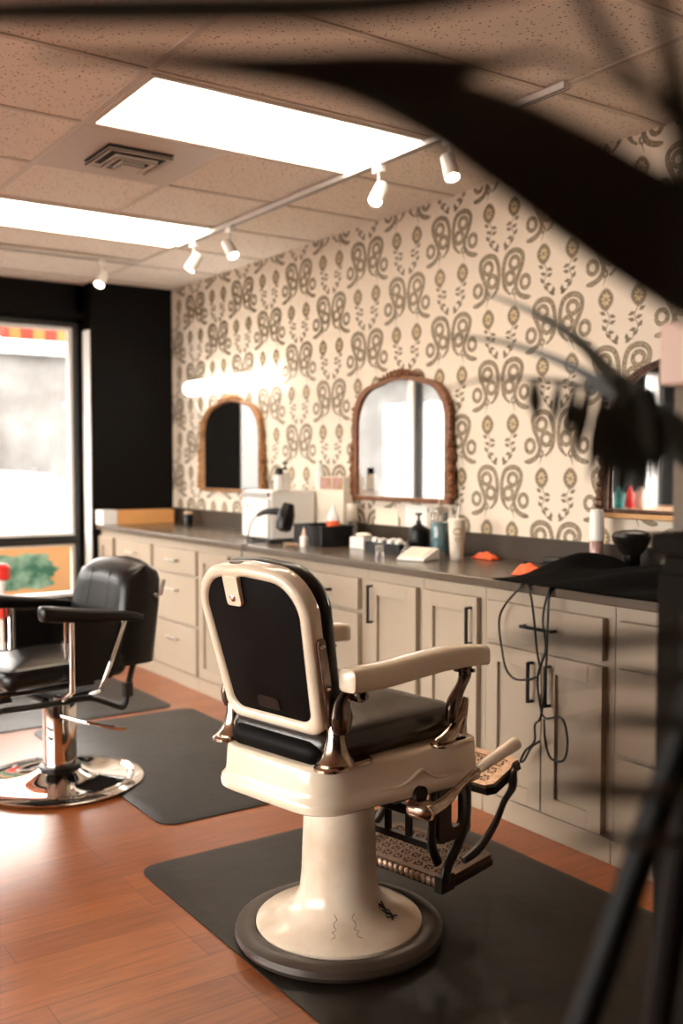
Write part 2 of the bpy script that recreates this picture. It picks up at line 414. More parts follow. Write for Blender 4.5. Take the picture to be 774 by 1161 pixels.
# ---- front (street) wall with big windows
b = B()
b.b2((2.577, FY, 0), (WX, WY + .12, CZ)); struct('wall_pier', b, 'black_wall')
b = B()
b.b2((LX, WY, 2.36), (2.577, WY + .12, CZ)); b.b2((LX, WY, 0), (2.577, WY + .12, .36)); b.b2((LX, WY, 0), (-2.76, WY + .12, CZ)); b.b2((-2.46, WY, 0), (-1.25, WY + .12, CZ))
b.b2((2.53, WY, 0), (2.577, WY + .12, CZ))
b.b2((LX, WY - .03, 2.39), (2.577, WY + .0, 2.46))
struct('wall_front', b, 'black_wall')
b = B(); b.b2((LX - .12, BY, 0), (LX, .8, CZ)); b.b2((LX - .12, 6.4, 0), (LX, WY, CZ)); b.b2((LX - .12, .8, 0), (LX, 6.4, .45)); b.b2((LX - .12, .8, 2.36), (LX, 6.4, CZ)); struct('wall_left', b, 'plain_wall')
added_win = bpy.data.objects.new('window_6', None); C.objects.link(added_win); added_win['kind'] = 'structure'; added_win.location = (LX, 3.6, .45)  # added window in the unseen left wall, brings daylight onto the chair
b = B()
for y in (-2.8, -.02, 2.76): b.b2((-.10, y, .04), (.02, y + .04, 1.87))
b.b2((-.10, -2.8, 0), (.02, 2.8, .04)); b.b2((-.10, -2.8, 1.87), (.02, 2.8, 1.91)); build('window_frame', b, 'frame_black', added_win)
for y0, y1 in ((-2.76, -.02), (.02, 2.76)): b = B().b2((-.06, y0, .04), (-.055, y1, 1.87)); build('window_pane', b, 'glass', added_win)
b = B().b2((LX, BY - .12, 0), (WX, BY, CZ)); struct('wall_back', b, 'plain_wall')
# pier side: white rounded reveal strip
b = B(); b.tube([(2.566, WY - .10, .50), (2.566, WY - .10, .62), (2.566, WY - .10, 1.2), (2.566, WY - .10, 2.30)], [.02, .06, .07, .07], 16, flat=.18, up=(1, 0, 0)); struct('trim_1', b, 'trim_white')

def window(n, x0, x1, z0, z1, mull=None):
    fr = bpy.data.objects.new('window_%d' % n, None); C.objects.link(fr); fr['kind'] = 'structure'; fr.location = ((x0 + x1) / 2, WY, z0)
    ox, oz = (x0 + x1) / 2, z0
    b = B(); w = .032
    b.b2((x0 - ox, -.02, 0), (x1 - ox, .10, w)); b.b2((x0 - ox, -.02, z1 - z0 - w), (x1 - ox, .10, z1 - z0))
    b.b2((x0 - ox, -.02, w), (x0 - ox + w, .10, z1 - z0 - w)); b.b2((x1 - ox - w, -.02, w), (x1 - ox, .10, z1 - z0 - w))
    build('window_frame', b, 'frame_black', fr, bevel=.003)
    b = B(); v = .022; x0i, x1i, z1i = x0 - ox + w, x1 - ox - w, z1 - z0 - w
    b.b2((x0i, .0, w), (x1i, .07, w + v)); b.b2((x0i, .0, z1i - v), (x1i, .07, z1i)); b.b2((x0i, .0, w + v), (x0i + v, .07, z1i - v)); b.b2((x1i - v, .0, w + v), (x1i, .07, z1i - v))
    build('window_bead', b, 'trim_white', fr)
    b = B().b2((x0i + v, .045, w + v), (x1i - v, .05, z1i - v)); build('window_pane', b, 'glass', fr)
    return fr
window(1, .66, 2.53, .80, 2.36)
window(2, -1.25, .645, .80, 2.36)
window(3, -2.76, -2.46, .36, 2.36)
window(4, .66, 2.53, .36, .80)
window(5, -1.25, .645, .36, .80)
b = B().b2((.6455, WY - .03, .36), (.6595, WY + .12, 2.36)); struct('trim_2', b, 'frame_black')
# poster taped inside the lower window
t = thing('poster', 'orange bordered poster with ragged green patch in lower window behind black salon chair', 'poster', (2.03, WY - .008, .43))
b = B().b2((-.50, -.012, 0), (.43, .0, .325)); build('poster_sheet', b, 'kraft', t)
pts = []
for k in range(60):
    a = 2 * PI * k / 60; q = 1 / max(abs(math.cos(a)) ** 4 + abs(math.sin(a)) ** 4, .01) ** .25
    j = 1 + .07 * math.sin(7 * a + 1) + .05 * math.sin(17 * a)
    pts.append((-.03 + .34 * q * j * math.cos(a) , .155 + .125 * q * j * math.sin(a)))
b = B(); b.prism(pts, .0125, .016, Matrix.Rotation(PI / 2, 4, 'X')); build('green_patch', b, 'green_patch', t)

# ---- outside
b = B().b2((-30, WY + .12, -.35), (40, 45, -.2)); o = struct('ground_outside', b, 'concrete')
b = B().b2((-40, -20, -.35), (LX - .3, WY + .12, -.2)); struct('side_street_ground', b, 'concrete')
b = B().b2((-30, WY + .12, -.2), (40, 10.5, -.05)); o = struct('pavement_outside', b, 'concrete')
t = thing('street_building', 'pale building with a tan arched doorway across the street', 'building', (2, 19, -.2))
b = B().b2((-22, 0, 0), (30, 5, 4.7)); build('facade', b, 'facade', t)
for x in (-8, -3.2, 6.5, 11): b = B().b2((x, -.12, 1.0), (x + 2.6, 0.02, 3.0)); build('shop_window', b, 'facade_grey', t)
b = B().b2((-22, -.3, 3.6), (30, .02, 4.0)); build('cornice', b, 'trim_white', t)
b = B().b2((1.9, -.3, 0), (3.2, .02, 3.1)); build('doorway', b, 'facade_tan', t)
b = B(); b.prism([(2.55 + .5 * math.cos(PI * k / 14), 2.45 + .42 * math.sin(PI * k / 14)) for k in range(15)], .31, .36, Matrix.Rotation(PI / 2, 4, 'X')); build('fanlight', b, 'trim_white', t)
# awning valance
t = thing('awning', 'red and orange striped awning hanging over the shop window', 'awning', (.7, WY + .12, 2.21))
b = B(); b2_ = B()
for k in range(50):
    x = -2.1 + .1 * k; bb = b if k % 2 else b2_
    bb.b2((x, 1.10, .16), (x + .1, 1.115, .36))
    sl = [(1.10, .36), (0, .85)]
    bb.grid(lambda u, v, x=x: Vector((x + .1 * v, 1.10 * (1 - u), .36 + .5 * u)), 2, 1)
build('red_stripes', b, 'awn_red', t, thick=.004); build('orange_stripes', b2_, 'awn_orange', t, thick=.004)

# parked car (simple lofted body, windows, wheels)
def car(loc, rz):
    t = thing('parked_car', 'white car parked in the street outside the window', 'car', loc, rz)
    prof = [(-2.2, .45), (-2.25, .75), (-2.1, .95), (-1.5, 1.02), (-.95, 1.40), (-.2, 1.47), (.5, 1.42), (1.1, 1.02), (1.9, .90), (2.2, .72), (2.25, .45), (1.9, .30), (-1.9, .30)]
    b = B(); rr = []
    for y, k in ((-.86, .93), (-.78, 1), (0, 1.01), (.78, 1), (.86, .93)):
        rr.append([(x * (1 if k > .95 else .985), y, .3 + (z - .3) * k) for x, z in prof])
    b.rings(rr); build('body', b, 'car_paint', t, bevel=.03)
    for s in (-1, 1):
        b = B(); b.prism([(-.92, .98), (-.72, 1.28), (-.2, 1.34), (-.12, .98)], s * .845, s * .87, Matrix.Rotation(PI / 2, 4, 'X'))
        build('side_window', b, 'car_glass', t)
        b = B(); b.prism([(-.02, .98), (-.05, 1.34), (.42, 1.30), (.92, .98)], s * .845, s * .87, Matrix.Rotation(PI / 2, 4, 'X')); build('side_window', b, 'car_glass', t)
    for x in (-1.4, 1.4):
        for s in (-1, 1):
            b = B(); b.lathe([(.18, -.1), (.30, -.1), (.33, -.07), (.33, .07), (.30, .1), (.18, .1)], (x, s * .76, .33), 24, (0, 1, 0)); build('wheel', b, 'black_plastic', t)
    return t
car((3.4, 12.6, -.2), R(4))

# ================================================================ CEILING FITTINGS
def troffer(y, lab):
    t = thing('ceiling_light', lab, 'ceiling light', (1.975, y, CZ), 0, 'recessed ceiling lights')
    b = B(); b.ring_prism(rrect(-.598, -.293, .598, .293, .002, 1), rrect(-.575, -.270, .575, .270, .002, 1), -.010, .0); build('frame', b, 'grid', t)
    b = B().b2((-.575, -.270, -.006), (.575, .270, -.001)); build('diffuser', b, 'troffer', t)
troffer(3.395, 'large rectangular lit ceiling panel nearer the camera beside the air vent')
troffer(5.225, 'rectangular lit ceiling panel farther away towards the black window wall')
t = thing('ceiling_vent', 'square white metal air vent with stepped louvres in the ceiling', 'air vent', (1.675, 4.01, CZ))
b = B().b2((-.295, -.293, -.005), (.295, .293, 0)); build('vent_plate', b, 'vent', t)
b = B().b2((-.142, -.142, -.008), (.142, .142, -.005)); build('duct_shade', b, 'vent_dark', t)  # dark slab on the plate stands in for shade inside the duct
for k, (o_, i_, z0, z1) in enumerate(((.140, .122, -.026, -.018), (.092, .072, -.040, -.026), (.050, .002, -.052, -.034))):
    b = B(); b.ring_prism(rrect(-o_, -o_, o_, o_, .002, 1), rrect(-i_, -i_, i_, i_, .001, 1), z0, z0 + .004)
    oo = rrect(-o_, -o_, o_, o_, .002, 1); i2 = [(x * .96, y * .96) for x, y in oo]
    b.ring_prism(oo, i2, z0, z1); build('louvre', b, 'vent', t)

def rail(p0, p1, lab):
    p0, p1 = Vector(p0), Vector(p1); L = (p1 - p0).length; t = thing('track_rail', lab, 'lighting track', p0, math.atan2(p1.y - p0.y, p1.x - p0.x))
    b = B().b2((0, -.018, -.024), (L, .018, -.002)); build('rail', b, 'white_plastic', t, bevel=.002)
    b = B(); b.b2((0, -.010, -.0255), (L, -.005, -.024)); b.b2((0, .005, -.0255), (L, .010, -.024)); build('conductor_slot', b, 'frame_black', t)
    return t
rail((2.560, 2.38, CZ - .004), (2.560, 5.38, CZ - .004), 'long white lighting track along the ceiling beside the wallpapered wall')
rail((.2, 6.0, CZ - .004), (2.56, 6.0, CZ - .004), 'short white lighting track crossing the ceiling near the black wall')
def spot(loc, aim, lab, energy=14):
    t = thing('track_spotlight', lab, 'spotlight', loc, 0, 'white spotlights on the ceiling tracks')
    aim = Vector(aim).normalized()
    b = B().b2((-.014, -.03, -.03), (.014, .03, 0)); b.cyl((0, 0, -.03), (0, 0, -.085), .006, n=10); build('stem', b, 'white_plastic', t, bevel=.002)
    hc = Vector((0, 0, -.115)); b = B(); b.lathe([(.012, -.055), (.026, -.052), (.030, -.045), (.033, .050), (.029, .052), (.027, .03)], hc, 24, aim); build('lamp_head', b, 'white_plastic', t)
    b = B(); b.lathe([(.002, .030), (.018, .036), (.027, .042), (.020, .050), (.002, .054)], hc, 20, aim); build('bulb', b, 'bulb', t)
    ld = bpy.data.lights.new('spot_lamp', 'SPOT'); ld.energy = energy; ld.color = (1, .74, .48); ld.spot_size = R(85); ld.spot_blend = .8; ld.shadow_soft_size = .03
    lo = bpy.data.objects.new('spot_lamp', ld); C.objects.link(lo); lo.parent = t; lo.location = hc + aim * .06
    lo.rotation_euler = aim.to_track_quat('-Z', 'Y').to_euler()
    return t
SZ = CZ - .028
spot((2.56, 2.98, SZ), (-.10, -.40, -.9), 'lit white track spotlight nearest the camera, glowing downward', 18)
spot((2.56, 3.44, SZ), (-.55, -.25, -.75), 'white track spotlight below the corner of the large lit ceiling panel', 10)
spot((2.56, 4.77, SZ), (.1, -.55, -.8), 'lit white track spotlight beside the dark tipped one near the far panel', 14)
spot((2.56, 5.20, SZ), (-.5, .1, -.8), 'white track spotlight at the far end of the long track', 10)
spot((2.32, 6.0, SZ), (-.45, -.35, -.75), 'white track spotlight on the crossing track against the black wall', 8)

# ================================================================ CABINETS + COUNTER
FX = 2.632    # carcass face; fronts are 2.6 cm proud
def front_slab(b, y0, y1, z0, z1):   # flat drawer front
    b.b2((FX - .026, y0, z0), (FX, y1, z1))
def shaker(b, y0, y1, z0, z1, w=.062):
    b.b2((FX - .026, y0, z0), (FX, y0 + w, z1)); b.b2((FX - .026, y1 - w, z0), (FX, y1, z1))
    b.b2((FX - .026, y0 + w, z0), (FX, y1 - w, z0 + w)); b.b2((FX - .026, y0 + w, z1 - w), (FX, y1 - w, z1))
    b.b2((FX - .012, y0 + w, z0 + w), (FX, y1 - w, z1 - w))
def pull(parent, y, z, vert, org, L=.13, m='handle'):
    b = B(); h = L / 2; x = FX - .026
    ax = (lambda a: (y, z + a)) if vert else (lambda a: (y + a, z))
    def blk(x0, x1, a0, a1, w=.006):
        p, q = ax(a0), ax(a1)
        if vert: b.b2((x0 - org[0], y - w - org[1], z + a0), (x1 - org[0], y + w - org[1], z + a1))
        else: b.b2((x0 - org[0], y + a0 - org[1], z - w), (x1 - org[0], y + a1 - org[1], z + w))
    blk(x - .030, x - .020, -h, h); blk(x - .020, x, -h, -h + .010); blk(x - .020, x, h - .010, h)
    return build('handle', b, m, parent, bevel=.0015)
def cabinet(y0, y1, lab, doors=(), drawers=(), name='base_cabinet'):
    org = (FX, (y0 + y1) / 2, 0)
    t = thing(name, lab, 'cabinet', org)
    oy = org[1]
    def sh(b):
        for v in b.bm.verts: v.co.x -= org[0]; v.co.y -= org[1]
        return b
    b = B().b2((FX, y0, .085), (WX - .004, y1, .878)); build('carcass', sh(b), 'cabinet', t)
    b = B().b2((FX - .014, y0, 0), (FX + .02, y1, .083)); build('kickboard', sh(b), 'cabinet', t, bevel=.002)
    for (a, c, z0, z1, hy, hm) in doors:
        b = B(); shaker(b, a, c, z0, z1); d = build('door', sh(b), 'cabinet', t, bevel=.0015)
        if hy: pull(d, hy, hm[0], True, org, hm[1], 'handle')
    for (a, c, z0, z1, L, m) in drawers:
        b = B(); front_slab(b, a, c, z0, z1); d = build('drawer', sh(b), 'cabinet', t, bevel=.003)
        if L: pull(d, (a + c) / 2, (z0 + z1) / 2 + (.0 if z1 - z0 < .2 else .05), False, org, L, m)
    return t
Z1, ZA, ZB, ZC, ZD, Z0 = .832, .692, .672, .389, .370, .092
three = lambda a, c, L, m='handle': [(a, c, ZA - .003, Z1, L, m), (a, c, ZC, ZB, L, m), (a, c, Z0, ZD, L, m)]
cabinet(1.10, 1.66, 'greige two door cabinet nearest the camera, mostly behind the dark cabinet', doors=[(1.13, 1.385, Z0, Z1, 1.35, (.70, .14)), (1.39, 1.64, Z0, Z1, 1.43, (.70, .14))])
cabinet(1.663, 2.203, 'greige three drawer unit right of the cabinet with hanging cords', drawers=three(1.70, 2.172, 0))
cabinet(2.206, 2.834, 'greige cabinet with one drawer above two doors behind the dangling black cords', doors=[(2.239, 2.514, Z0, ZB - .006, 2.475, (.56, .15)), (2.520, 2.808, Z0, ZB - .006, 2.56, (.56, .15))], drawers=[(2.239, 2.808, ZA - .006, Z1, .16, 'handle')])
cabinet(2.837, 3.214, 'greige single door cabinet directly left of the drawer over door cabinet', doors=[(2.863, 3.191, Z0, Z1, 2.895, (.72, .15))])
cabinet(3.217, 3.606, 'greige single door cabinet with its handle on the far side of the door', doors=[(3.238, 3.576, Z0, Z1, 3.545, (.73, .17))])
cabinet(3.609, 4.262, 'greige three drawer unit behind the enamel barber chair back', drawers=three(3.657, 4.236, .16))
cabinet(4.265, 4.886, 'greige drawer unit hidden behind the upper part of the barber chair back', drawers=three(4.286, 4.867, .14))
cabinet(4.889, 5.286, 'pale single door cabinet left of the barber chair back', doors=[(4.908, 5.269, Z0, Z1, None, None)])
cabinet(5.289, 5.934, 'white looking three drawer unit with silver pulls near the window end', drawers=three(5.304, 5.91, .15, 'steel'))
cabinet(5.937, 6.570, 'pale drawer unit behind the black salon chair backrest', drawers=three(5.95, 6.54, .14, 'steel'))
cabinet(6.573, FY - .004, 'narrow pale end cabinet against the black pier', doors=[(6.60, 6.86, Z0, Z1, None, None)])
t = thing('worktop', 'long grey brown laminate worktop with upstand running along the wallpapered wall', 'worktop', (2.9, 4, .88))
b = B().b2((2.594 - 2.9, 1.10 - 4, .0), (WX - .005 - 2.9, FY - .004 - 4, .035)); build('counter_slab', b, 'counter', t, bevel=.006, seg=3)
b = B().b2((WX - .022 - 2.9, 1.10 - 4, .0352), (WX - .005 - 2.9, FY - .004 - 4, .145)); build('backsplash', b, 'upstand', t, bevel=.003)
CT = .9152
t = thing('wooden_ledge', 'low orange wood ledge box at the window end of the worktop', 'ledge', (2.9, 6.80, CT))
b = B().b2((-.20, -.07, 0), (.24, .07, .10)); build('front_board', b, 'orange_wood', t, bevel=.003)
b = B().b2((-.31, -.075, 0), (-.203, .07, .105)); build('end_panel', b, 'trim_white', t, bevel=.003)

# ================================================================ MIRRORS
def mirror(yc, w, z0, zs, zt, m, lab, beads=False, ledge=None, fw=.03, side=True, rcf=.24):
    t = thing('wall_mirror', lab, 'mirror', (WX - .002, yc, z0))
    h = zs - z0; H = zt - z0; hw = w / 2; rc = rcf * w
    out = [(-hw, 0), (hw, 0), (hw, h - rc)]
    for k in range(1, 9):
        a = PI / 2 * k / 9; out.append((hw - rc + rc * math.cos(a), h - rc + (rc + (H - h) * .35) * math.sin(a)))
    x1 = hw - rc
    for k in range(1, 12):
        q = 1 - 2 * k / 12; out.append((x1 * q, h + (H - h) * (.35 + .65 * (1 - q * q))))
    for k in range(8, 0, -1):
        a = PI / 2 * k / 9; out.append((-hw + rc - rc * math.cos(a), h - rc + (rc + (H - h) * .35) * math.sin(a)))
    out.append((-hw, h - rc))
    T = Matrix(((0, 0, -1, 0), (1, 0, 0, 0), (0, 1, 0, 0), (0, 0, 0, 1)))   # (y, z, depth) -> (-depth, y, z)
    b = B(); b.prism(out, .016, .022, T); build('mirror_glass', b, 'mirror', t)
    cx, cz = 0, H / 2
    outer = [(x + fw * (1 if x > 0 else -1) * min(1, abs(x) / hw * 1.3), z + (fw * .55 if z > h * .7 else (-fw * .55 if z < .01 else 0))) for x, z in out]
    inner = [(x * .985, .006 + z * .985) for x, z in out]
    b = B(); b.ring_prism(outer, inner, .001, .036, T); fo = build('mirror_frame', b, m, t, bevel=.006, seg=2)
    b = B()
    pts = [Vector((-.036, (x + y_) / 2 * 1.0, (z + q) / 2)) for (x, z), (y_, q) in zip(outer, inner)]
    if beads:
        d = pts + [pts[0]]
        for a, c in zip(d, d[1:]):
            n = max(1, int((c - a).length / .016))
            for k in range(n): b.ball(a.lerp(c, k / n), .0065, 6)
        build('beading', b, m, fo)
    # carved crest: scrolls and shells at the top, drops on the sides
    b = B()
    for k in range(-5, 6):
        x = k * .030; zt_ = H + fw * .5 + .028 * math.cos(k / 5 * PI / 2) 
        b.tube(cr_spline([(-.02, x * .9, H + .002), (-.034, x, (H + zt_) / 2 + .006), (-.03, x * 1.06, zt_), (-.02, x * 1.1 + .006 * (1 if k > 0 else -1), zt_ - .008)], 3), [.010 - .0006 * abs(k)] * 10, 7)
    b.ball((-.034, 0, H + .022), .017, 10, (1, 1.3, 1)); build('crest', b, m, fo)
    if side:
        for s in (-1, 1):
            b = B(); xe = s * (hw + fw)
            for k in range(16):
                z = .03 + k * (h * .85) / 16; r_ = .011 if k > 8 else .017 + .008 * math.sin(k * 1.3) ** 2
                b.ball((-.024, xe + s * .004 * math.sin(k * 2.1), z), r_, 8, (1.1, 1.1, 1.2))
            for q in range(4): b.ball((-.03, xe + s * .01, .02 + .028 * q), .024 - .002 * q, 8, (1, 1.1, .9))
            build('side_carving', b, m, fo)
    if ledge:
        b = B().b2((-.045, -hw - .03, -.032), (-.0, hw + .03, -.010)); build('bottom_ledge', b, ledge, fo, bevel=.004)
    return t
mirror(5.93, .80, 1.175, 1.715, 1.765, 'gold_wood', 'arched gold wood framed mirror below the bright tube lamp', side=True, fw=.028)
mirror(4.085, .75, 1.172, 1.735, 1.785, 'carved', 'arched carved brown wood mirror in the middle above the blue jar', fw=.035)
mirror(2.28, .84, 1.165, 1.70, 1.785, 'bronze_dark', 'arched dark bronze mirror with beaded frame at the right behind the palm', beads=True, ledge='gilt', fw=.03, rcf=.32)
# tube lamp over far mirror
t = thing('tube_lamp', 'bright white horizontal tube lamp above the far gold framed mirror', 'wall lamp', (WX - .002, 5.85, 1.875))
b = B(); b.tube([(-.085, -.565, 0), (-.085, -.555, 0), (-.085, .555, 0), (-.085, .565, 0)], [.040, .052, .052, .040], 20); build('tube', b, 'tube', t)
b = B().b2((-.045, -.5, -.02), (0, .5, .02)); b.cyl((-.05, -.45, 0), (-.01, -.45, 0), .03); b.cyl((-.05, .45, 0), (-.01, .45, 0), .03); build('wall_bracket', b, 'white_plastic', t, bevel=.002)
b = B(); b.tube(cr_spline([(-.03, .52, -.03), (-.012, .60, -.09), (-.012, .55, -.16), (-.012, .44, -.20), (-.012, .40, -.26)], 6), .006, 6); build('power_cord', b, 'white_plastic', t)

# ================================================================ BARBER CHAIR (vintage, enamel)
CH = thing('barber_chair', 'vintage cream enamel barber chair with black leather and iron footrest, in the middle', 'barber chair', (1.575, 2.30, 0), R(11))
b = B(); b.lathe([(.225, .014), (.262, .010), (.290, .016), (.298, .030), (.294, .046), (.275, .056), (.250, .058), (.236, .050), (.230, .030)], n=64, caps=False); build('base_ring', b, 'ring', CH)
b = B(); b.lathe([(.238, .040), (.236, .060), (.225, .068), (.19, .078), (.155, .092), (.130, .112), (.113, .145), (.107, .20), (.1045, .28), (.101, .36), (.099, .398), (.106, .401), (.107, .418), (.102, .424), (.096, .440)], n=64); ped = build('pedestal', b, 'enamel_old', CH)
def chip(a, r0, z0, pts, s):
    b = B(); P = []
    for u, v in pts:
        ang = R(a) + u * s / .2; P.append((u, v, ang))
    base = []
    for u, v, ang in P:
        rr = r0 + v * s; zz = z0 - v * s * .35 + .0012
        base.append(b.V((rr * math.cos(ang), rr * math.sin(ang), zz)))
    b.F(base); return build('enamel_chip', b, 'chip', ped, thick=.0012)
rag = lambda n, e, ph: [((1 + .45 * math.sin(5 * 2 * PI * k / n + ph)) * math.cos(2 * PI * k / n) * e, (1 + .4 * math.sin(3 * 2 * PI * k / n + ph)) * math.sin(2 * PI * k / n)) for k in range(n)]
b = B()
for a, z, w, hgt in ((-118, .088, .002, .05), (-70, .10, .012, .03), (-66, .095, .008, .02), (-74, .115, .006, .02), (-140, .11, .002, .03)):
    # thin cracks running down the flare
    prof = [(.150, .0935), (.130, .1125), (.113, .145)]
    pts = []
    for k in range(9):
        q = k / 8; rr = .185 - .06 * q; 
        zz = .0795 + .0 * q if rr > .19 else None
        # interpolate flare profile
        P_ = [(.238, .060), (.225, .068), (.19, .078), (.155, .092), (.130, .112), (.113, .145), (.107, .20)]
        for (r1, z1), (r2, z2) in zip(P_, P_[1:]):
            if r2 <= rr <= r1: zz = z1 + (r1 - rr) / (r1 - r2) * (z2 - z1)
        aa = R(a + 2.2 * math.sin(k * 2.3 + a)); pts.append((rr * math.cos(aa), rr * math.sin(aa), zz + .0002))
    b.tube(pts[(2 if w > .004 else 0):], [max(.0006, w * .35 * (1 + .6 * math.sin(k * 3.1 + a))) for k in range(len(pts[(2 if w > .004 else 0):]))], 5)
build('enamel_chips', b, 'chip', ped)
b = B(); b.lathe([(.088, .440), (.088, .470)], n=40); build('column_neck', b, 'iron', CH)

def apron_outline(off=0.0, bulge=0.0, n=7):
    # back (x=-.29) narrow, front (x=.265) wide; walk counter-clockwise
    xb, xf, yb, yf = -.292 - off, .290 + off, .222 + off, .302 + off
    pts = []
    def corner(c, a0, a1, r):
        for k in range(n + 1):
            a = R(a0 + (a1 - a0) * k / n); pts.append((c[0] + r * math.cos(a), c[1] + r * math.sin(a)))
    rb, rf = .105, .045
    corner((xb + rb, yb - rb + .012), 98, 180, rb); corner((xb + rb, -yb + rb - .012), 180, 262, rb)
    for k in (1, 2, 3): pts.append((xb + rb + (xf - rf - xb - rb) * k / 4, -(yb + (yf - yb) * (k / 4) ** .9 + .006)))
    corner((xf - rf, -yf + rf), 278, 360, rf); corner((xf - rf, yf - rf), 0, 82, rf)
    for k in (3, 2, 1): pts.append((xb + rb + (xf - rf - xb - rb) * k / 4, (yb + (yf - yb) * (k / 4) ** .9 + .006)))
    return pts
b = B()
lv = [(-.055, .462), (-.008, .462), (.0, .468), (.001, .482), (-.001, .494), (-.008, .502), (-.010, .52), (-.012, .570), (-.016, .581), (-.024, .585), (-.060, .585)]
b.rings([[(x, y, z) for x, y in apron_outline(o_)] for o_, z in lv]); apron = build('seat_apron', b, 'enamel', CH, ang=50)
# moulded swell over the lever opening, both sides
for s in (-1, 1):
    b = B(); pl = []
    for k in range(25):
        q = k / 24; x = -.10 + .30 * q; bump = .032 * math.exp(-((x - .045) / .038) ** 2)
        yy = -(.222 + (.078) * max(0, (x + .187) / .41) ** .9 + .006 - .008)
        pl.append((x, s * -yy if s > 0 else yy, .500 + bump))
    b.tube(pl, [.002 + .004 * math.sin(PI * k / 24) for k in range(25)], 8); build('apron_moulding', b, 'enamel', apron)
b = B(); b.cyl((.030, -.255, .470), (.030, -.281, .470), .024, n=20); build('lever_opening', b, 'iron', apron)

# seat cushion
def cushion(x0, x1, y0, y1, z0, z1, r, crown, n=10, mm='leather', taper=0):
    b = B(); rr = []
    prof = [(0.02, 0), (.0, .25), (-.002, .55), (.006, .78), (.022, .92), (.05, .985)]
    for off, t_ in prof: rr.append([(x, y * (1 + taper * (x - x0)), z0 + (z1 - z0) * t_) for x, y in rrect(x0 + off, y0 + off, x1 - off, y1 - off, max(r - off, .01), n)])
    for k in (.8, .55, .3, .05):
        rr.append([((x0 + x1) / 2 + (x - (x0 + x1) / 2) * k, y * k, z1 + crown * (1 - k * k)) for x, y in rrect(x0 + .05, y0 + .05, x1 - .05, y1 - .05, r, n)])
    return b.rings(rr)
b = cushion(-.245, .268, -.205, .205, .580, .678, .06, .046, taper=.28); build('seat_cushion', b, 'leather', CH, ang=60)
b = cushion(-.262, -.12, -.182, .182, .575, .650, .05, .004); b.b2((-.212, -.165, .60), (-.15, .165, .70)); build('cushion_base', b, 'back_panel', CH, ang=60)

# backrest in its own leaning frame
lean = math.atan2(.105, .425)
BM = Matrix.Translation((-.240, .004, .655)) @ Matrix.Rotation(-lean, 4, 'Y') @ Matrix(((0, 0, 1, 0), (1, 0, 0, 0), (0, 1, 0, 0), (0, 0, 0, 1)))  # (u lateral, v up, w forward)
def back_outline(ins=0.0, n=8):
    hb, ht, H = .188 - ins, .215 - ins, .445 - ins; rb, rt = max(.05 - ins * .3, .02), max(.125 - ins, .03)
    pts = []
    def cn(c, a0, a1, r):
        for k in range(n + 1):
            a = R(a0 + (a1 - a0) * k / n); pts.append((c[0] + r * math.cos(a), c[1] + r * math.sin(a)))
    cn((hb - rb, ins + rb), -88, 3, rb); cn((ht - rt, H - rt), 3, 84, rt); pts.append((0, H + .006)); cn((-ht + rt, H - rt), 96, 177, rt); cn((-hb + rb, ins + rb), 177, 268, rb)
    return pts
T3 = lambda pts, w: [BM @ Vector((u, v, w)) for u, v in pts]
o0, o1, i0, i1 = back_outline(.006), back_outline(0), back_outline(.031), back_outline(.035)
b = B()
rr = [T3(i1, .008), T3(i0, -.002), T3(back_outline(.018), -.008), T3(o0, -.003), T3(o1, .006), T3(o1, .040), T3(o0, .046), T3(back_outline(.02), .046), T3(back_outline(.03), .03)]
b.rings(rr, False, True); bf = build('back_shell', b, 'enamel', CH, ang=55)
b = B(); b.rings([T3(back_outline(.033), .010), T3(back_outline(.033), .004), T3(back_outline(.052), .001), T3([(u * .5, .22 + (v - .22) * .5) for u, v in back_outline(.05)], -.003), T3([(u * .02, .22 + (v - .22) * .02) for u, v in back_outline(.05)], -.004)]); build('back_panel', b, 'back_panel', CH, ang=50)
b = B(); rr = [T3(back_outline(.012), .044)]
for k, (ins, w) in enumerate(((.004, .052), (.002, .075), (.012, .092), (.035, .104), (.08, .113))): rr.append(T3(back_outline(ins), w))
rr.append(T3([(u * .3, .22 + (v - .22) * .3) for u, v in back_outline(.05)], .118)); rr.append(T3([(u * .02, .22 + (v - .22) * .02) for u, v in back_outline(.05)], .119))
b.rings(rr); build('back_cushion', b, 'leather_black', CH, ang=55)
# headrest socket tab + bolt + top slot + name plate
b = B(); b.prism([(u + .052, v) for u, v in rrect(-.029, .338, .029, .420, [.010, .004, .004, .010], 4)], -.012, .004, BM); tab = build('headrest_tab', b, 'enamel', bf, bevel=.002)
b = B(); c_ = BM @ Vector((.050, .362, -.012)); b.lathe([(.011, 0), (.011, .003), (.008, .006), (.001, .007)], c_, 16, BM.to_3x3() @ Vector((0, 0, -1))); build('bolt', b, 'chrome', tab)
b = B(); b.prism(rrect(.026, .4475, .068, .4512, .0015, 2), .012, .026, BM); build('headrest_slot', b, 'iron', bf)
b = B(); b.prism([(u + .002, v) for u, v in rrect(-.042, .052, .042, .086, .01, 4)], -.0035, .004, BM)
b.prism([(u + .002, v) for u, v in rrect(-.036, .057, .036, .081, .008, 4)], -.0045, .004, BM); build('maker_plate', b, 'iron', bf)
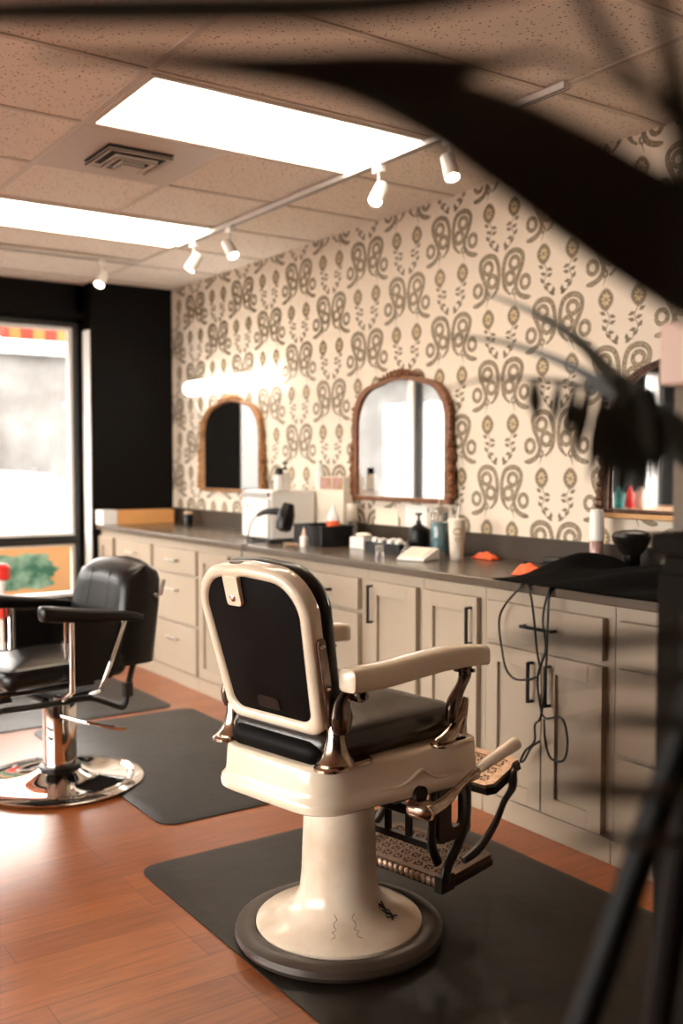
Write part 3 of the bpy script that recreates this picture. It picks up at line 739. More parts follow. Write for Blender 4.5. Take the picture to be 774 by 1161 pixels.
# side straps, hinges, bell posts
for s in (-1, 1):
    b = B()
    T = lambda u, v, w: BM @ Vector((u, v, w))
    for (v0, v1, w0, w1) in ((.015, .265, .012, .040),):
        b.rings([[T(s * (.192 + .026 * v / .445), v, w) for w in (w0 + (.006 if v in (v0, v1) else 0), w1 - (.006 if v in (v0, v1) else 0))] + [T(s * (.192 + .026 * v / .445 + .010), v, w) for w in (w1 - (.006 if v in (v0, v1) else 0), w0 + (.006 if v in (v0, v1) else 0))] for v in (v0, v0 + .01, .14, v1 - .01, v1)])
    st = build('back_strap', b, 'dark_nickel', CH, bevel=.002)
    b = B(); 
    for v in (.245, .13, .03): b.ball(T(s * (.203 + .026 * v / .445), v, .026), .006, 8)
    build('screw', b, 'chrome', st)
    # hinge casting, from strap forward to the arm
    b = B(); y = s * .218
    b.tube(cr_spline([(-.215, y, .67), (-.212, y, .71), (-.212, y, .745), (-.198, y * 1.03, .775), (-.165, y * 1.08, .785), (-.125, y * 1.13, .788)], 5), [.020, .025, .029, .031, .033, .034, .033, .031, .029, .027, .025, .024, .023, .022, .021, .021, .020, .020, .019, .018, .017, .016, .015, .013, .011, .008][:26], 12, flat=.65, up=(0, 1, 0))
    b.cyl((-.175, y * 1.0, .768), (-.175, y * 1.16, .768), .019); b.cyl((-.165, y * 1.14, .764), (-.165, y * 1.20, .764), .008)
    build('arm_hinge', b, 'dark_nickel', CH)
    b = B(); b.lathe([(.004, .106), (.018, .100), (.022, .088), (.025, .060), (.031, .036), (.040, .018), (.050, .006), (.050, .0)], (-.215, s * .200, .592), 24)
    b.rings([[(x - .190, y_ + s * .203, z) for x, y_ in rrect(-.09 + i_, -.040 + i_, .09 - i_, .040 - i_, .038 - i_, 8)] for i_, z in ((0, .582), (0, .589), (.006, .594))]); build('bell_post', b, 'bronze', CH)
    # armrest: long S-curved enamel bar
    sec = [(-.228, .812, .020, .018), (-.222, .812, .029, .026), (-.16, .810, .031, .028), (-.08, .810, .032, .028), (.02, .816, .033, .028), (.12, .821, .033, .028), (.20, .819, .033, .027), (.27, .814, .033, .026), (.298, .810, .032, .025), (.304, .809, .026, .019)]
    b = B(); rr = []
    for x, z, wy, wz in sec:
        ring = []
        for k in range(20):
            a = 2 * PI * k / 20; c_, s_ = math.cos(a), math.sin(a)
            ring.append((x, s * (.247 + .050 * (x + .23)) + wy * math.copysign(abs(c_) ** .45, c_), z + 1.14 * wz * math.copysign(abs(s_) ** (.5 if s_ < 0 else .65), s_)))
        rr.append(ring)
    b.rings(rr); arm = build('armrest', b, 'enamel', CH, ang=50)
    # front post: lower nickel foot + upper wavy bar
    y = s * .272
    b = B(); b.tube(cr_spline([(.095, y, .594), (.135, y, .598), (.170, y, .612), (.195, y, .640), (.218, y, .672), (.228, y, .700)], 4), [.010, .014, .016, .018, .020, .021, .021, .021, .020, .018, .015, .015, .015, .015, .015, .014, .014, .013, .012, .011, .008], 12)
    b.rings([[(x + .165, y_ + y, z) for x, y_ in rrect(-.075 + i_, -.026 + i_, .085 - i_, .026 - i_, .022, 6)] for i_, z in ((0, .583), (0, .588), (.005, .592))])
    b.tube([(.205, y, .60), (.218, y, .63), (.226, y, .695)], [.020, .010, .012], 10); build('front_foot', b, 'bronze', CH)
    b = B(); b.tube(cr_spline([(.172, y, .640), (.168, y, .668), (.178, y, .700), (.202, y, .728), (.222, y, .756), (.226, y, .780), (.222, y, .798)], 4), [.014, .017, .020, .021, .022, .023, .023, .023, .022, .021, .020, .019, .018, .018, .018, .019, .020, .021, .022, .023, .023, .023, .022, .021, .020][:25], 12, flat=.8)
    for dx in (-.012, .014): b.cyl((.222 + dx, y - .024, .776), (.222 + dx, y + .024, .776), .0055, n=10)
    build('front_post', b, 'dark_nickel', CH)

# lever on the right side
b = B(); b.lathe([(.008, -.042), (.020, -.040), (.027, -.028), (.027, .02), (.018, .035)], (.020, -.292, .436), 20, (.25, -1, 0))
b.tube(cr_spline([(.010, -.318, .436), (.075, -.322, .450), (.150, -.328, .488), (.215, -.336, .516)], 5), [.021, .021, .020, .019, .018, .016, .0145, .013, .010, .010, .010, .010, .010, .010, .010, .010], 12); lev = build('tilt_lever', b, 'bronze', CH)
b = B(); b.tube(cr_spline([(.205, -.335, .512), (.220, -.337, .518), (.27, -.344, .535), (.325, -.350, .551), (.352, -.354, .559), (.362, -.355, .562)], 3), [.009, .012, .0135, .014, .015, .0155, .016, .017, .018, .019, .0195, .020, .020, .019, .016, .006], 14); build('lever_grip', b, 'enamel', lev)

# footrest casting
FR = build('footrest_frame', (lambda b: ([(
    b.tube(cr_spline([(.00, s * .205, .452), (.10, s * .205, .448), (.22, s * .205, .436), (.31, s * .205, .418), (.325, s * .205, .36), (.315, s * .205, .29), (.275, s * .205, .235), (.235, s * .205, .190), (.225, s * .205, .150)], 4), .019, 10, flat=.6, up=(0, 1, 0)),
    b.tube(cr_spline([(.17, s * .205, .440), (.165, s * .205, .36), (.165, s * .205, .28), (.195, s * .205, .215)], 4), .017, 10, flat=.6, up=(0, 1, 0)),
    b.tube([(.165, s * .205, .285), (.24, s * .205, .275), (.30, s * .205, .27)], .009, 8),
    b.ring_prism(rrect(.185, .270, .335, .446, .02, 4), rrect(.245, .305, .292, .405, .018, 4), s * .205 - .009, s * .205 + .009, Matrix(((1, 0, 0, 0), (0, 0, 1, 0), (0, 1, 0, 0), (0, 0, 0, 1)))),
    b.tube(cr_spline([(.33, s * .190, .178), (.40, s * .200, .205), (.46, s * .210, .262), (.50, s * .214, .320), (.545, s * .212, .352), (.560, s * .204, .385), (.585, s * .192, .402)], 4), [.010, .012, .0135, .014, .0135, .013, .0125, .012, .0115, .011, .0105, .010, .010, .010, .0105, .0115, .013, .014, .015, .015, .014, .013, .012, .010, .008], 10)
    ) for s in (-1, 1)],
    b.b2((.15, -.205, .345), (.175, .205, .375)), b.b2((.155, -.205, .262), (.175, .205, .282)), [b.b2((.157, y_ - .010, .28), (.172, y_ + .010, .35)) for y_ in (-.12, -.04, .04, .12)],
    b.b2((.02, -.205, .445), (.04, .205, .462)), b)[-1])(B()), 'iron', CH, bevel=.003)
def openwork(b, x0, x1, y0, y1, tf, cell):
    # lattice of little rings and stars inside a rim
    nx = max(1, round((x1 - x0) / cell)); ny = max(1, round((y1 - y0) / cell)); dx, dy = (x1 - x0) / nx, (y1 - y0) / ny
    for i in range(nx):
        for j in range(ny):
            cx, cy = x0 + (i + .5) * dx, y0 + (j + .5) * dy
            b.ring_prism([(cx + dx * .52 * math.cos(2 * PI * k / 12), cy + dy * .52 * math.sin(2 * PI * k / 12)) for k in range(12)], [(cx + dx * .40 * math.cos(2 * PI * k / 12), cy + dy * .40 * math.sin(2 * PI * k / 12)) for k in range(12)], -.003, .003, tf)
            for k in range(3):
                a = PI * k / 3; m_ = tf @ Matrix.Translation((cx, cy, 0)) @ Matrix.Rotation(a, 4, 'Z')
                b.prism([(-dx * .45, -.0022), (dx * .45, -.0022), (dx * .45, .0022), (-dx * .45, .0022)], -.0028, .0028, m_)
            b.ring_prism([(cx - dx / 2, cy - dy / 2), (cx + dx / 2, cy - dy / 2), (cx + dx / 2, cy + dy / 2), (cx - dx / 2, cy + dy / 2)], [(cx - dx * .43, cy - dy * .43), (cx + dx * .43, cy - dy * .43), (cx + dx * .43, cy + dy * .43), (cx - dx * .43, cy + dy * .43)], -.0028, .0028, tf)
    return b
TF = Matrix.Translation((.355, 0, .152)) @ Matrix.Rotation(R(-3), 4, 'Y')
b = B(); openwork(b, -.098, .098, -.165, .165, TF, .042)
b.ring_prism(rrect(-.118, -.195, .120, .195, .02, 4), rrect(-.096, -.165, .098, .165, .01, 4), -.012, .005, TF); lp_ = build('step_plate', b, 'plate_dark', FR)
b = B(); b.ring_prism(rrect(-.122, -.200, .124, .200, .02, 4), rrect(-.108, -.185, .110, .185, .015, 4), -.030, -.010, TF)
b.box((.235, -.195, .145), (.06, .03, .05)); b.box((.235, .195, .145), (.06, .03, .05)); build('step_rim', b, 'iron', lp_, bevel=.003)
b = B()
for k in range(18):  # scalloped skirt along the rear edge of the step
    b.ball(TF @ Vector((-.122, -.18 + .36 * k / 17, -.012)), .012, 8, (.5, 1, 1.2))
build('scalloped_edge', b, 'plate', lp_)
TU = Matrix.Translation((.535, 0, .392)) @ Matrix.Rotation(R(-20), 4, 'Y')
b = B(); openwork(b, -.062, .062, -.165, .165, TU, .041)
ol = [(-.078, -.17), (-.06, -.192), (.03, -.196), (.055, -.185), (.078, -.192), (.085, -.16), (.085, .16), (.078, .192), (.055, .185), (.03, .196), (-.06, .192), (-.078, .17)]
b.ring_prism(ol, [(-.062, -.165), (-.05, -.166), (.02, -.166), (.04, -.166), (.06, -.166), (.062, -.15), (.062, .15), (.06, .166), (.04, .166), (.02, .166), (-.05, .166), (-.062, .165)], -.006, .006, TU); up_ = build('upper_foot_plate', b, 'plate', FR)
b = B(); b.ring_prism([(x * 1.02, y * 1.01) for x, y in ol], [(x * .9, y * .95) for x, y in ol], -.030, -.006, TU); build('upper_plate_rim', b, 'iron', up_)

# ================================================================ SALON CHAIR (black, chrome)
SC = thing('salon_chair', 'black leather salon chair with chrome column and round chrome base', 'salon chair', (1.38, 4.11, 0), R(190))
b = B(); b.lathe([(.345, .0105), (.348, .016), (.340, .022), (.26, .026), (.20, .030), (.13, .045), (.10, .060), (.085, .066)], n=64); bs = build('base_disc', b, 'chrome', SC)
b = B(); b.tube([(.305 * math.cos(R(a)), .305 * math.sin(R(a)), .026 + .003) for a in range(60, 181, 6)], .006, 8); build('foot_rim', b, 'chrome', bs)
b = B(); b.lathe([(.082, .060), (.082, .078), (.070, .082), (.070, .345), (.066, .36)], n=40); build('column', b, 'chrome', SC)
b = B(); b.lathe([(.087, .062), (.087, .080), (.071, .082)], n=40); build('column_collar', b, 'black_plastic', SC)
b = B(); b.lathe([(.074, .345), (.078, .35), (.078, .372), (.06, .385), (.02, .39)], n=32); b.b2((-.10, -.12, .385), (.14, .12, .40)); build('swivel_mount', b, 'black_plastic', SC, bevel=.004)
b = B()
for s in (-1, 1):
    b.tube(cr_spline([(.36, s * .19, .40), (.20, s * .20, .395), (.0, s * .20, .392), (-.08, s * .20, .37), (-.15, s * .20, .335), (-.185, s * .20, .325), (-.20, s * .205, .36), (-.215, s * .205, .44), (-.245, s * .205, .53), (-.265, s * .205, .58)], 4), .013, 10)
    b.tube([(.36, s * .19, .46), (.18, s * .19, .455), (-.05, s * .19, .452)], .012, 8)
b.box((-.205, -.205, .40), (.035, .03, .06)); b.box((-.205, .205, .40), (.035, .03, .06))
b.tube([(-.18, -.2, .33), (-.18, .2, .33)], .011, 8); b.tube([(.10, -.2, .395), (.10, .2, .395)], .013, 8); build('under_frame', b, 'frame_black', SC)
b = B()
for s in (-1, 1): b.tube(cr_spline([(.30, s * .17, .43), (.36, s * .18, .43), (.39, s * .18, .38), (.42, s * .18, .20), (.46, s * .18, .14)], 5), .011, 8)
b.tube([(.46, -.18, .14), (.46, .18, .14)], .011, 8); b.tube([(.42, -.18, .20), (.42, .18, .20)], .009, 8); build('footrest', b, 'frame_black', SC)
b = cushion(-.20, .34, -.235, .235, .470, .555, .05, .022); build('seat', b, 'leather_black', SC, ang=60)
b = B(); b.tube([(x, y, .548) for x, y in rrect(-.195, -.232, .335, .232, .05, 6)], .0045, 6, True); build('seat_piping', b, 'leather_black', SC)
# backrest: curved, thick
b = B(); rr = []
ny = 24
def backpt(u, v, f):   # u -1..1 lateral, v 0..1 up, f 0 front..1 rear
    w = .235 - .03 * max(0, v - .6) / .4; y = u * w
    x = -.140 - .085 * v + .035 * u * u * (1 - f) - (.215 - .03 * v) * f
    return x, y, .505 + v * .41
for k in range(13):
    v = k / 12; ring = []; q = math.sqrt(max(0, 1 - max(0, (v - .82) / .185) ** 2)) if v > .82 else 1
    q = max(q, .12)
    for j in range(ny):
        a = 2 * PI * j / ny; c_, s_ = math.cos(a), math.sin(a)
        u = math.copysign(abs(c_) ** .45, c_); f = .5 + .5 * math.copysign(abs(s_) ** .5, s_) * q
        x, y, z = backpt(u, v, f); crown = .028 * (1 - u * u) * (1 if v > .8 else v)
        ring.append((x, y, z + crown))
    rr.append(ring)
b.rings(rr); bk = build('backrest', b, 'leather_black', SC, ang=70)
b = B(); 
for u in (-.33, .33):
    b.tube([Vector(backpt(u, v / 10, 0)) + Vector((.001, 0, .026 * (1 - u * u) * (1 if v > 8 else v / 10))) for v in range(2, 10)], .0022, 5)
build('seam', b, 'leather_black', bk)
b = B(); b.tube([(-.385, .215, .850), (-.362, .222, .785)], .008, 8); build('back_hook', b, 'steel', bk); b = B(); b.ball((-.335, .228, .790), .011, 8); build('back_button', b, 'steel', bk)
for s in (-1, 1):
    b = B(); rr = []
    for x, z, wy, wz in ((.225, .775, .020, .018), (.215, .770, .034, .031), (.17, .764, .038, .033), (.05, .748, .038, .028), (-.10, .731, .035, .023), (-.20, .719, .030, .018), (-.235, .713, .018, .010)):
        rr.append([(x, s * .272 + wy * math.copysign(abs(math.cos(2 * PI * k / 16)) ** .6, math.cos(2 * PI * k / 16)), z + wz * math.copysign(abs(math.sin(2 * PI * k / 16)) ** .7, math.sin(2 * PI * k / 16))) for k in range(16)])
    b.rings(rr); build('armrest', b, 'leather_black', SC, ang=60)
    b = B(); b.tube([(.085, s * .262, .735), (.085, s * .262, .44), (.10, s * .22, .41), (.10, s * .16, .405)], .0125, 12)
    b.tube([(-.165, s * .262, .715), (-.10, s * .262, .56), (-.045, s * .255, .43), (-.03, s * .20, .405)], .010, 12); b.tube([(.112, s * .262, .73), (.112, s * .262, .58)], .005, 8); build('arm_post', b, 'chrome', SC)
    b = B(); b.prism([(.075, .47), (.075, .72), (-.165, .70), (-.135, .50), (-.10, .47)], s * .238, s * .250, Matrix(((1, 0, 0, 0), (0, 0, 1, 0), (0, 1, 0, 0), (0, 0, 0, 1)))); build('side_panel', b, 'leather_black', SC, bevel=.003)
b = B(); b.tube(cr_spline([(.03, .05, .30), (-.02, .16, .285), (-.10, .235, .262), (-.155, .27, .250)], 5), [.006] * 6 + [.007] * 5 + [.009] * 5, 8, flat=.8); build('pump_lever', b, 'chrome', SC)

# ================================================================ FLOOR MATS
def fmat(x0, y0, x1, y1, lab, r=.07, curl=None):
    b = B(); org = ((x0 + x1) / 2, (y0 + y1) / 2)
    cx, cy = org; hw, hh = (x1 - x0) / 2, (y1 - y0) / 2
    pts = rrect(-hw, -hh, hw, hh, r, 6)
    b.rings([[(x * k, y * k2, z) for x, y in pts] for k, k2, z in ((1, 1, .0008), (1, 1, .005), (1 - .03 / hw, 1 - .03 / hh, .0105))])
    o = build('floor_mat', b, 'rubber'); o.location = (cx, cy, 0); o.rotation_euler = (0, 0, 0)
    tag(o, lab, 'floor mat', 'black anti fatigue mats'); return o
fmat(1.285, 1.10, 2.43, 3.07, 'large black rubber mat beneath the cream enamel barber chair')
fmat(1.52, 3.37, 2.40, 4.97, 'dark rubber mat beside the chrome base, between the two chairs')
fmat(1.30, 5.03, 2.34, 6.2, 'thin dark rubber mat behind the black salon chair')

# ================================================================ COUNTER ITEMS
def bottle(x, y, prof, m, lab, cat='bottle', name='bottle', cap=None, capm='black_plastic', z=CT, lbl=None, group=None, n=24):
    t = thing(name, lab, cat, (x, y, z), 0, group)
    b = B(); b.lathe(prof, n=n); bd = build('body', b, m, t)
    if cap: b = B(); b.lathe(cap, n=20); build('cap', b, capm, t)
    if lbl:
        z0, z1, r, mm = lbl; b = B(); b.lathe([(r, z0), (r + .0006, z0), (r + .0006, z1), (r, z1)], n=n, caps=False); build('paper_label', b, mm, t)
    return t
# white warmer cabinet and items on it
t = thing('towel_warmer', 'white box shaped towel warmer on the worktop under the far mirror', 'towel warmer', (2.95, 4.93, CT), R(-4))
b = B().b2((-.13, -.17, .012), (.15, .17, .285)); build('housing', b, 'white_plastic', t, bevel=.012, seg=3)
b = B().b2((-.150, -.165, .02), (-.131, .165, .235)); d = build('door', b, 'white_plastic', t, bevel=.004)
b = B(); b.box((-.142, 0, .262), (.02, .32, .028)); build('lid_strip', b, 'steel', t, bevel=.003)
b = B(); b.lathe([(.018, 0), (.018, .008), (.010, .010)], (-.151, .10, .20), 20, (-1, 0, 0)); build('knob', b, 'white_plastic', d)
b = B()
for sx in (-.10, .12):
    for sy in (-.13, .13): b.cyl((sx, sy, 0), (sx, sy, .013), .012)
build('foot', b, 'black_plastic', t)
WZ = CT + .286
bottle(2.93, 4.82, [(.030, 0), (.031, .01), (.031, .10), (.012, .115)], 'white_plastic', 'white pump bottle with black spout on the towel warmer', cap=[(.013, .113), (.013, .128), (.005, .130), (.005, .145), (.016, .146), (.016, .156)], z=WZ)
bottle(2.86, 4.765, [(.028, 0), (.029, .008), (.029, .082), (.018, .09)], 'white_plastic', 'clear bottle with square black cap beside the pump bottle', cap=[(.022, .088), (.022, .125)], z=WZ)
bottle(3.02, 4.95, [(.022, 0), (.022, .05)], 'skin_clay', 'short peach coloured jar on the towel warmer below the mirror edge', cat='jar', name='jar', z=WZ)
# cream box with photo boxes on it
t = thing('storage_box', 'cream storage box behind the black bin, topped by a picture box', 'box', (3.138, 4.655, CT))
b = B().b2((-.034, -.16, 0), (.034, .16, .285)); build('box_body', b, 'cream_plastic', t, bevel=.006)
b = B().b2((-.036, -.163, .255), (.036, .163, .288)); build('lid', b, 'cream_plastic', t, bevel=.003)
M['photo_print'] = mat('colourful_print', (.35, .22, .10), .5, noise=(22, (.55, .25, .35), 1))
t = thing('picture_box', 'low box with colourful printed pictures on top of the cream storage box', 'box', (3.138, 4.61, CT + .2885))
b = B().b2((-.03, -.115, 0), (.03, .115, .075)); build('box_body', b, 'cream_plastic', t, bevel=.002)
b = B(); b.b2((-.032, -.11, .004), (-.0305, -.004, .071)); b.b2((-.032, .004, .004), (-.0305, .11, .071)); build('picture', b, 'photo_print', t)
bottle(3.138, 4.775, [(.030, 0), (.030, .09), (.012, .13), (.012, .15)], 'white_plastic', 'white spray bottle standing left of the picture box on the cream box', cap=[(.012, .148), (.014, .165)], capm='steel', z=CT + .289)
# black bin
t = thing('black_bin', 'open black bin of supplies on the worktop beside the white warmer', 'bin', (2.955, 4.47, CT), R(-3))
b = B(); b.ring_prism(rrect(-.10, -.155, .10, .155, .015, 4), rrect(-.093, -.148, .093, .148, .012, 4), 0, .105); b.b2((-.098, -.152, 0), (.098, .152, .006)); b.b2((-.09, -.145, .006), (.09, .145, .07)); build('bin_body', b, 'black_plastic', t)
b = B(); b.ring_prism(rrect(-.106, -.161, .106, .161, .018, 4), rrect(-.093, -.148, .093, .148, .012, 4), .098, .108); build('bin_rim', b, 'black_plastic', t)
bottle(2.80, 4.415, [(.021, 0), (.022, .006), (.022, .050), (.010, .060)], 'white_plastic', 'small glue style bottle with pointed tip in front of the black bin', cap=[(.014, .058), (.012, .070), (.004, .098), (.001, .10)], capm='pink_card', z=CT)
bottle(2.975, 4.40, [(.024, 0), (.034, .01), (.034, .075), (.022, .105), (.010, .125), (.010, .14)], 'white_plastic', 'white bottle with an orange label standing in the black bin', z=CT + .072, lbl=(.02, .06, .0342, 'orange'))
# hair dryer (handle pointing left), lying up on the bin edge
t = thing('hair_dryer', 'black hair dryer resting against the black bin with its handle out', 'hair dryer', (2.74, 4.50, CT + .17), 0)
b = B(); b.lathe([(.020, -.075), (.040, -.065), (.046, -.03), (.046, .02), (.036, .055), (.030, .075), (.024, .078)], (0, 0, -.02), 28, (.25, 0, 1)); build('barrel', b, 'black_plastic', t)
b = B(); b.tube(cr_spline([(-.02, .02, .01), (-.04, .07, .012), (-.055, .13, .006), (-.07, .185, -.016)], 5), [.022, .021, .020, .019, .018, .017, .0165, .016, .0155, .015, .0145, .014, .013, .012, .010, .007], 12, flat=.7); build('handle', b, 'black_plastic', t)
b = B(); b.tube(cr_spline([(-.07, .185, -.016), (-.09, .215, -.06), (-.10, .225, -.12), (-.115, .215, -.168), (-.150, .20, -.17), (-.158, .195, -.20), (-.160, .19, -.30)], 6), .0035, 7); build('power_cord', b, 'black_plastic', t)
b = B(); b.tube(cr_spline([(2.70, 4.84, CT + .006), (2.69, 4.76, CT + .008), (2.72, 4.68, CT + .012), (2.70, 4.60, CT + .01), (2.75, 4.55, CT + .012)], 6), [.007] * 24 + [.012], 8); o = build('coiled_cable', b, 'black_plastic'); tag(o, 'black cable lying along the worktop edge before the towel warmer', 'cable')
t = thing('hair_clip_pile', 'small heap of tan hair clips in front of the black bin', 'hair clips', (2.76, 4.50, CT))
for k in range(7):
    b = B(); a = k * 1.3; c_ = Vector((.022 * math.cos(a), .034 * math.sin(a) - .02, .009)); b.box(c_, (.030, .012, .014), Matrix.Rotation(a * 1.7, 3, 'Z')); build('clip', b, 'skin_clay', t, bevel=.004)
# wall side items left of mirror 2
t = bottle(3.13, 4.44, [(.030, 0), (.032, .01), (.030, .03), (.026, .05), (.030, .09), (.022, .12), (.018, .135)], 'glassy', 'glass jar with a tall cream cap left of the middle mirror', name='cream_jar', cat='jar', cap=[(.026, .12), (.031, .13), (.030, .215), (.027, .218)], capm='cream_plastic')
t = thing('paper_note', 'blank cream paper note taped to the wall below the middle mirror', 'note', (WX - .0015, 4.22, 1.015)); b = B().b2((-.0015, -.10, 0), (.0, .10, .10)); build('sheet', b, 'paper', t)
t = thing('paper_sign', 'second pale paper sheet taped below the middle mirror by the black spray bottle', 'note', (WX - .0035, 3.97, 1.02)); b = B().b2((-.0015, -.09, 0), (.0, .09, .12)); build('sheet', b, 'white_plastic', t)
t = thing('tissue_box', 'small white box with rounded sponge on top beside the black tray', 'box', (2.97, 4.13, CT), R(10))
b = B().b2((-.04, -.05, 0), (.04, .05, .062)); build('box_body', b, 'white_plastic', t, bevel=.005)
b = B(); b.ball((0, -.012, .072), .04, 14, (.9, 1.2, .32)); build('sponge', b, 'cream_plastic', t)
t = thing('roller_tray', 'black tray heaped with white rollers in front of the middle mirror', 'tray', (2.97, 3.88, CT), R(4))
b = B(); b.ring_prism(rrect(-.07, -.13, .07, .13, .01, 3), rrect(-.064, -.124, .064, .124, .008, 3), 0, .05); b.b2((-.066, -.126, 0), (.066, .126, .012)); build('tray_body', b, 'black_plastic', t)
for k in range(11):
    b = B(); x = -.04 + .03 * (k % 3) + .006 * math.sin(k * 5); y = -.10 + .02 * k; a = k * 1.1; d_ = Vector((math.cos(a), math.sin(a), .1)) * .02
    c_ = Vector((x, y, .052 + .010 * math.sin(k * 2.2))); b.cyl(c_ - d_, c_ + d_, .013, n=12); build('roller', b, 'white_plastic', t, bevel=.003)
bottle(2.66, 3.565, [(.019, .0), (.020, .004), (.020, .062), (.017, .066)], 'glassy', 'little clear plastic tumbler near the worktop edge', name='clear_cup', cat='cup', cap=[(.021, .062), (.021, .070)], capm='glassy')
bottle(3.10, 3.83, [(.050, 0), (.052, .01), (.052, .10), (.046, .118), (.018, .135), (.014, .14)], 'black_plastic', 'squat black bottle with pump nozzle left of the blue jar', name='pump_bottle', cap=[(.013, .138), (.013, .155), (.006, .158), (.006, .18), (.016, .182), (.018, .192)])
bottle(2.90, 3.67, [(.030, 0), (.034, .008), (.030, .025), (.014, .040), (.008, .075)], 'glassy', 'clear nozzle bottle lying among the rollers before the black pump bottle', name='nozzle_bottle')
t = thing('disinfectant_jar', 'tall glass jar of blue disinfectant beside the drinking cup', 'jar', (3.09, 3.66, CT))
b = B(); b.lathe([(.041, 0), (.043, .006), (.043, .205), (.041, .208)], n=32); build('glass_jar', b, 'glassy', t)
b = B(); b.lathe([(.038, .012), (.038, .155)], n=32); build('blue_liquid', b, 'blue_liquid', t)
b = B(); b.lathe([(.045, .205), (.046, .215), (.034, .225), (.012, .233), (.004, .250), (.002, .268)], n=28); build('lid', b, 'steel', t)
t = thing('drinking_cup', 'tall cream takeaway cup with a straw and brown ring logo', 'cup', (2.99, 3.42, CT))
b = B(); b.lathe([(.027, 0), (.0295, .003), (.039, .170), (.039, .174)], n=36); cb = build('cup_body', b, 'cream_plastic', t)
b = B(); b.lathe([(.042, .172), (.043, .176), (.042, .184), (.036, .188), (.002, .190)], n=36); build('lid', b, 'cream_plastic', t)
b = B(); b.cyl((0, 0, .186), (.004, -.012, .245), .0055, n=12); build('straw', b, 'white_plastic', t)
def logo_ring(zc, hw, hh, wd):
    b = B(); rings_o, rings_i = [], []
    ca = math.atan2(-3.42, -2.99) + .12
    def P(u, v):
        r = .0295 + (v / .17) * .0095 + .0008; a = ca + u / r; return Vector((r * math.cos(a), r * math.sin(a), v))
    n = 28
    o_ = [b.V(P(hw * math.cos(2 * PI * k / n), zc + hh * math.sin(2 * PI * k / n))) for k in range(n)]; i_ = [b.V(P((hw - wd) * math.cos(2 * PI * k / n), zc + (hh - wd) * math.sin(2 * PI * k / n))) for k in range(n)]
    for k in range(n): b.F((o_[k], o_[(k + 1) % n], i_[(k + 1) % n], i_[k]))
    build('logo_mark', b, 'brown_ink', cb, thick=.0004)
logo_ring(.130, .023, .016, .005); logo_ring(.094, .013, .009, .004); logo_ring(.074, .006, .005, .0015); logo_ring(.060, .003, .002, .0008)
t = thing('card_reader', 'white wedge shaped card reader on the worktop before the drinking cup', 'card reader', (2.83, 3.50, CT), R(18))
b = B(); b.prism([(-.065, 0), (.065, 0), (.065, .052), (.052, .055), (-.065, .014)], -.075, .075, Matrix(((1, 0, 0, 0), (0, 0, 1, 0), (0, 1, 0, 0), (0, 0, 0, 1)))); cr_ = build('wedge_body', b, 'white_plastic', t, bevel=.008, seg=3)
sl = math.atan2(.041, .117)
b = B(); b.box((-.005, 0, .0372), (.10, .11, .003), Matrix.Rotation(-sl, 3, 'Y')); build('screen', b, 'cream_plastic', cr_)
def crumple(name, x, y, sx, sy, h, m, lab, cat, rz=0):
    b = B()
    f = lambda u, v: Vector(((u - .5) * sx, (v - .5) * sy, .001 + h * max(0, math.sin(PI * u) * math.sin(PI * v)) ** .6 * (.75 + .25 * math.sin(9 * u + 5 * v)) + .004 * math.sin(23 * v + 6 * u) * math.sin(PI * u) * math.sin(PI * v)))
    b.grid(f, 14, 20); o = build(name, b, m, thick=.002, ang=80); o.location = (x, y, CT + .0015); o.rotation_euler = (0, 0, rz); tag(o, lab, cat); return o
crumple('orange_cloth', 3.12, 3.37, .06, .14, .028, 'orange', 'crumpled orange cloth against the upstand right of the drinking cup', 'cloth')
crumple('orange_glove', 2.80, 2.78, .06, .12, .045, 'orange', 'orange cloth poking out from under the black cape', 'cloth', .3)
# black cape
def capef(u, v):
    x = 2.60 + .36 * u; y = 1.75 + 1.02 * v
    e = (math.sin(PI * min(1, max(0, u)) * .5 + .02) if u < .9 else math.cos((u - .9) * 5)) * (min(1, (1 - v) * 5) * min(1, v * 6 + .1))
    ridge = .55 + .45 * math.sin(7.5 * v + 2.2 * u) ** 2
    z = CT + .003 + .085 * max(0, e) ** .8 * ridge + .010 * math.sin(22 * v + 11 * u) * max(0, e)
    if u < .08: x -= .0; 
    y += .07 * u * (v > .5) * (v - .5) - .03 * math.sin(6 * u)
    return Vector((x - .045 * math.sin(PI * v) * (1 - u), y, z))
b = B(); b.grid(capef, 30, 50); o = build('barber_cape', b, 'cloth', thick=.003, ang=80); tag(o, 'black barber cape crumpled over the right end of the worktop', 'cape')
# hanging cords
def cord(pts, r, lab):
    b = B(); b.tube(cr_spline(pts, 6), r, 8); o = build('hanging_cord', b, 'black_plastic'); tag(o, lab, 'cord', 'black cords dangling over the cabinet front'); return o
cx_ = 2.575
cord([(2.64, 2.61, CT + .0045), (2.615, 2.60, CT + .0045), (cx_, 2.60, .90), (cx_, 2.70, .79), (cx_, 2.688, .66), (cx_, 2.66, .585), (cx_, 2.60, .563), (cx_, 2.50, .60), (cx_ - .01, 2.500, .69), (cx_ - .01, 2.525, .85), (2.583, 2.56, .905), (2.61, 2.575, CT + .0045), (2.64, 2.58, CT + .0045)], .0042, 'black cord hanging in a wide loop at the left over the drawer')
cord([(2.64, 2.47, CT + .0045), (2.61, 2.462, CT + .0045), (2.578, 2.462, .895), (2.572, 2.480, .80), (2.562, 2.455, .70), (2.560, 2.490, .60), (2.560, 2.478, .50), (2.562, 2.455, .455), (2.565, 2.38, .47), (2.568, 2.355, .40), (2.568, 2.37, .325), (2.568, 2.43, .315), (2.565, 2.455, .37), (2.560, 2.458, .45)], .0042, 'black doubled cord knotted with an oval loop at its lower end')
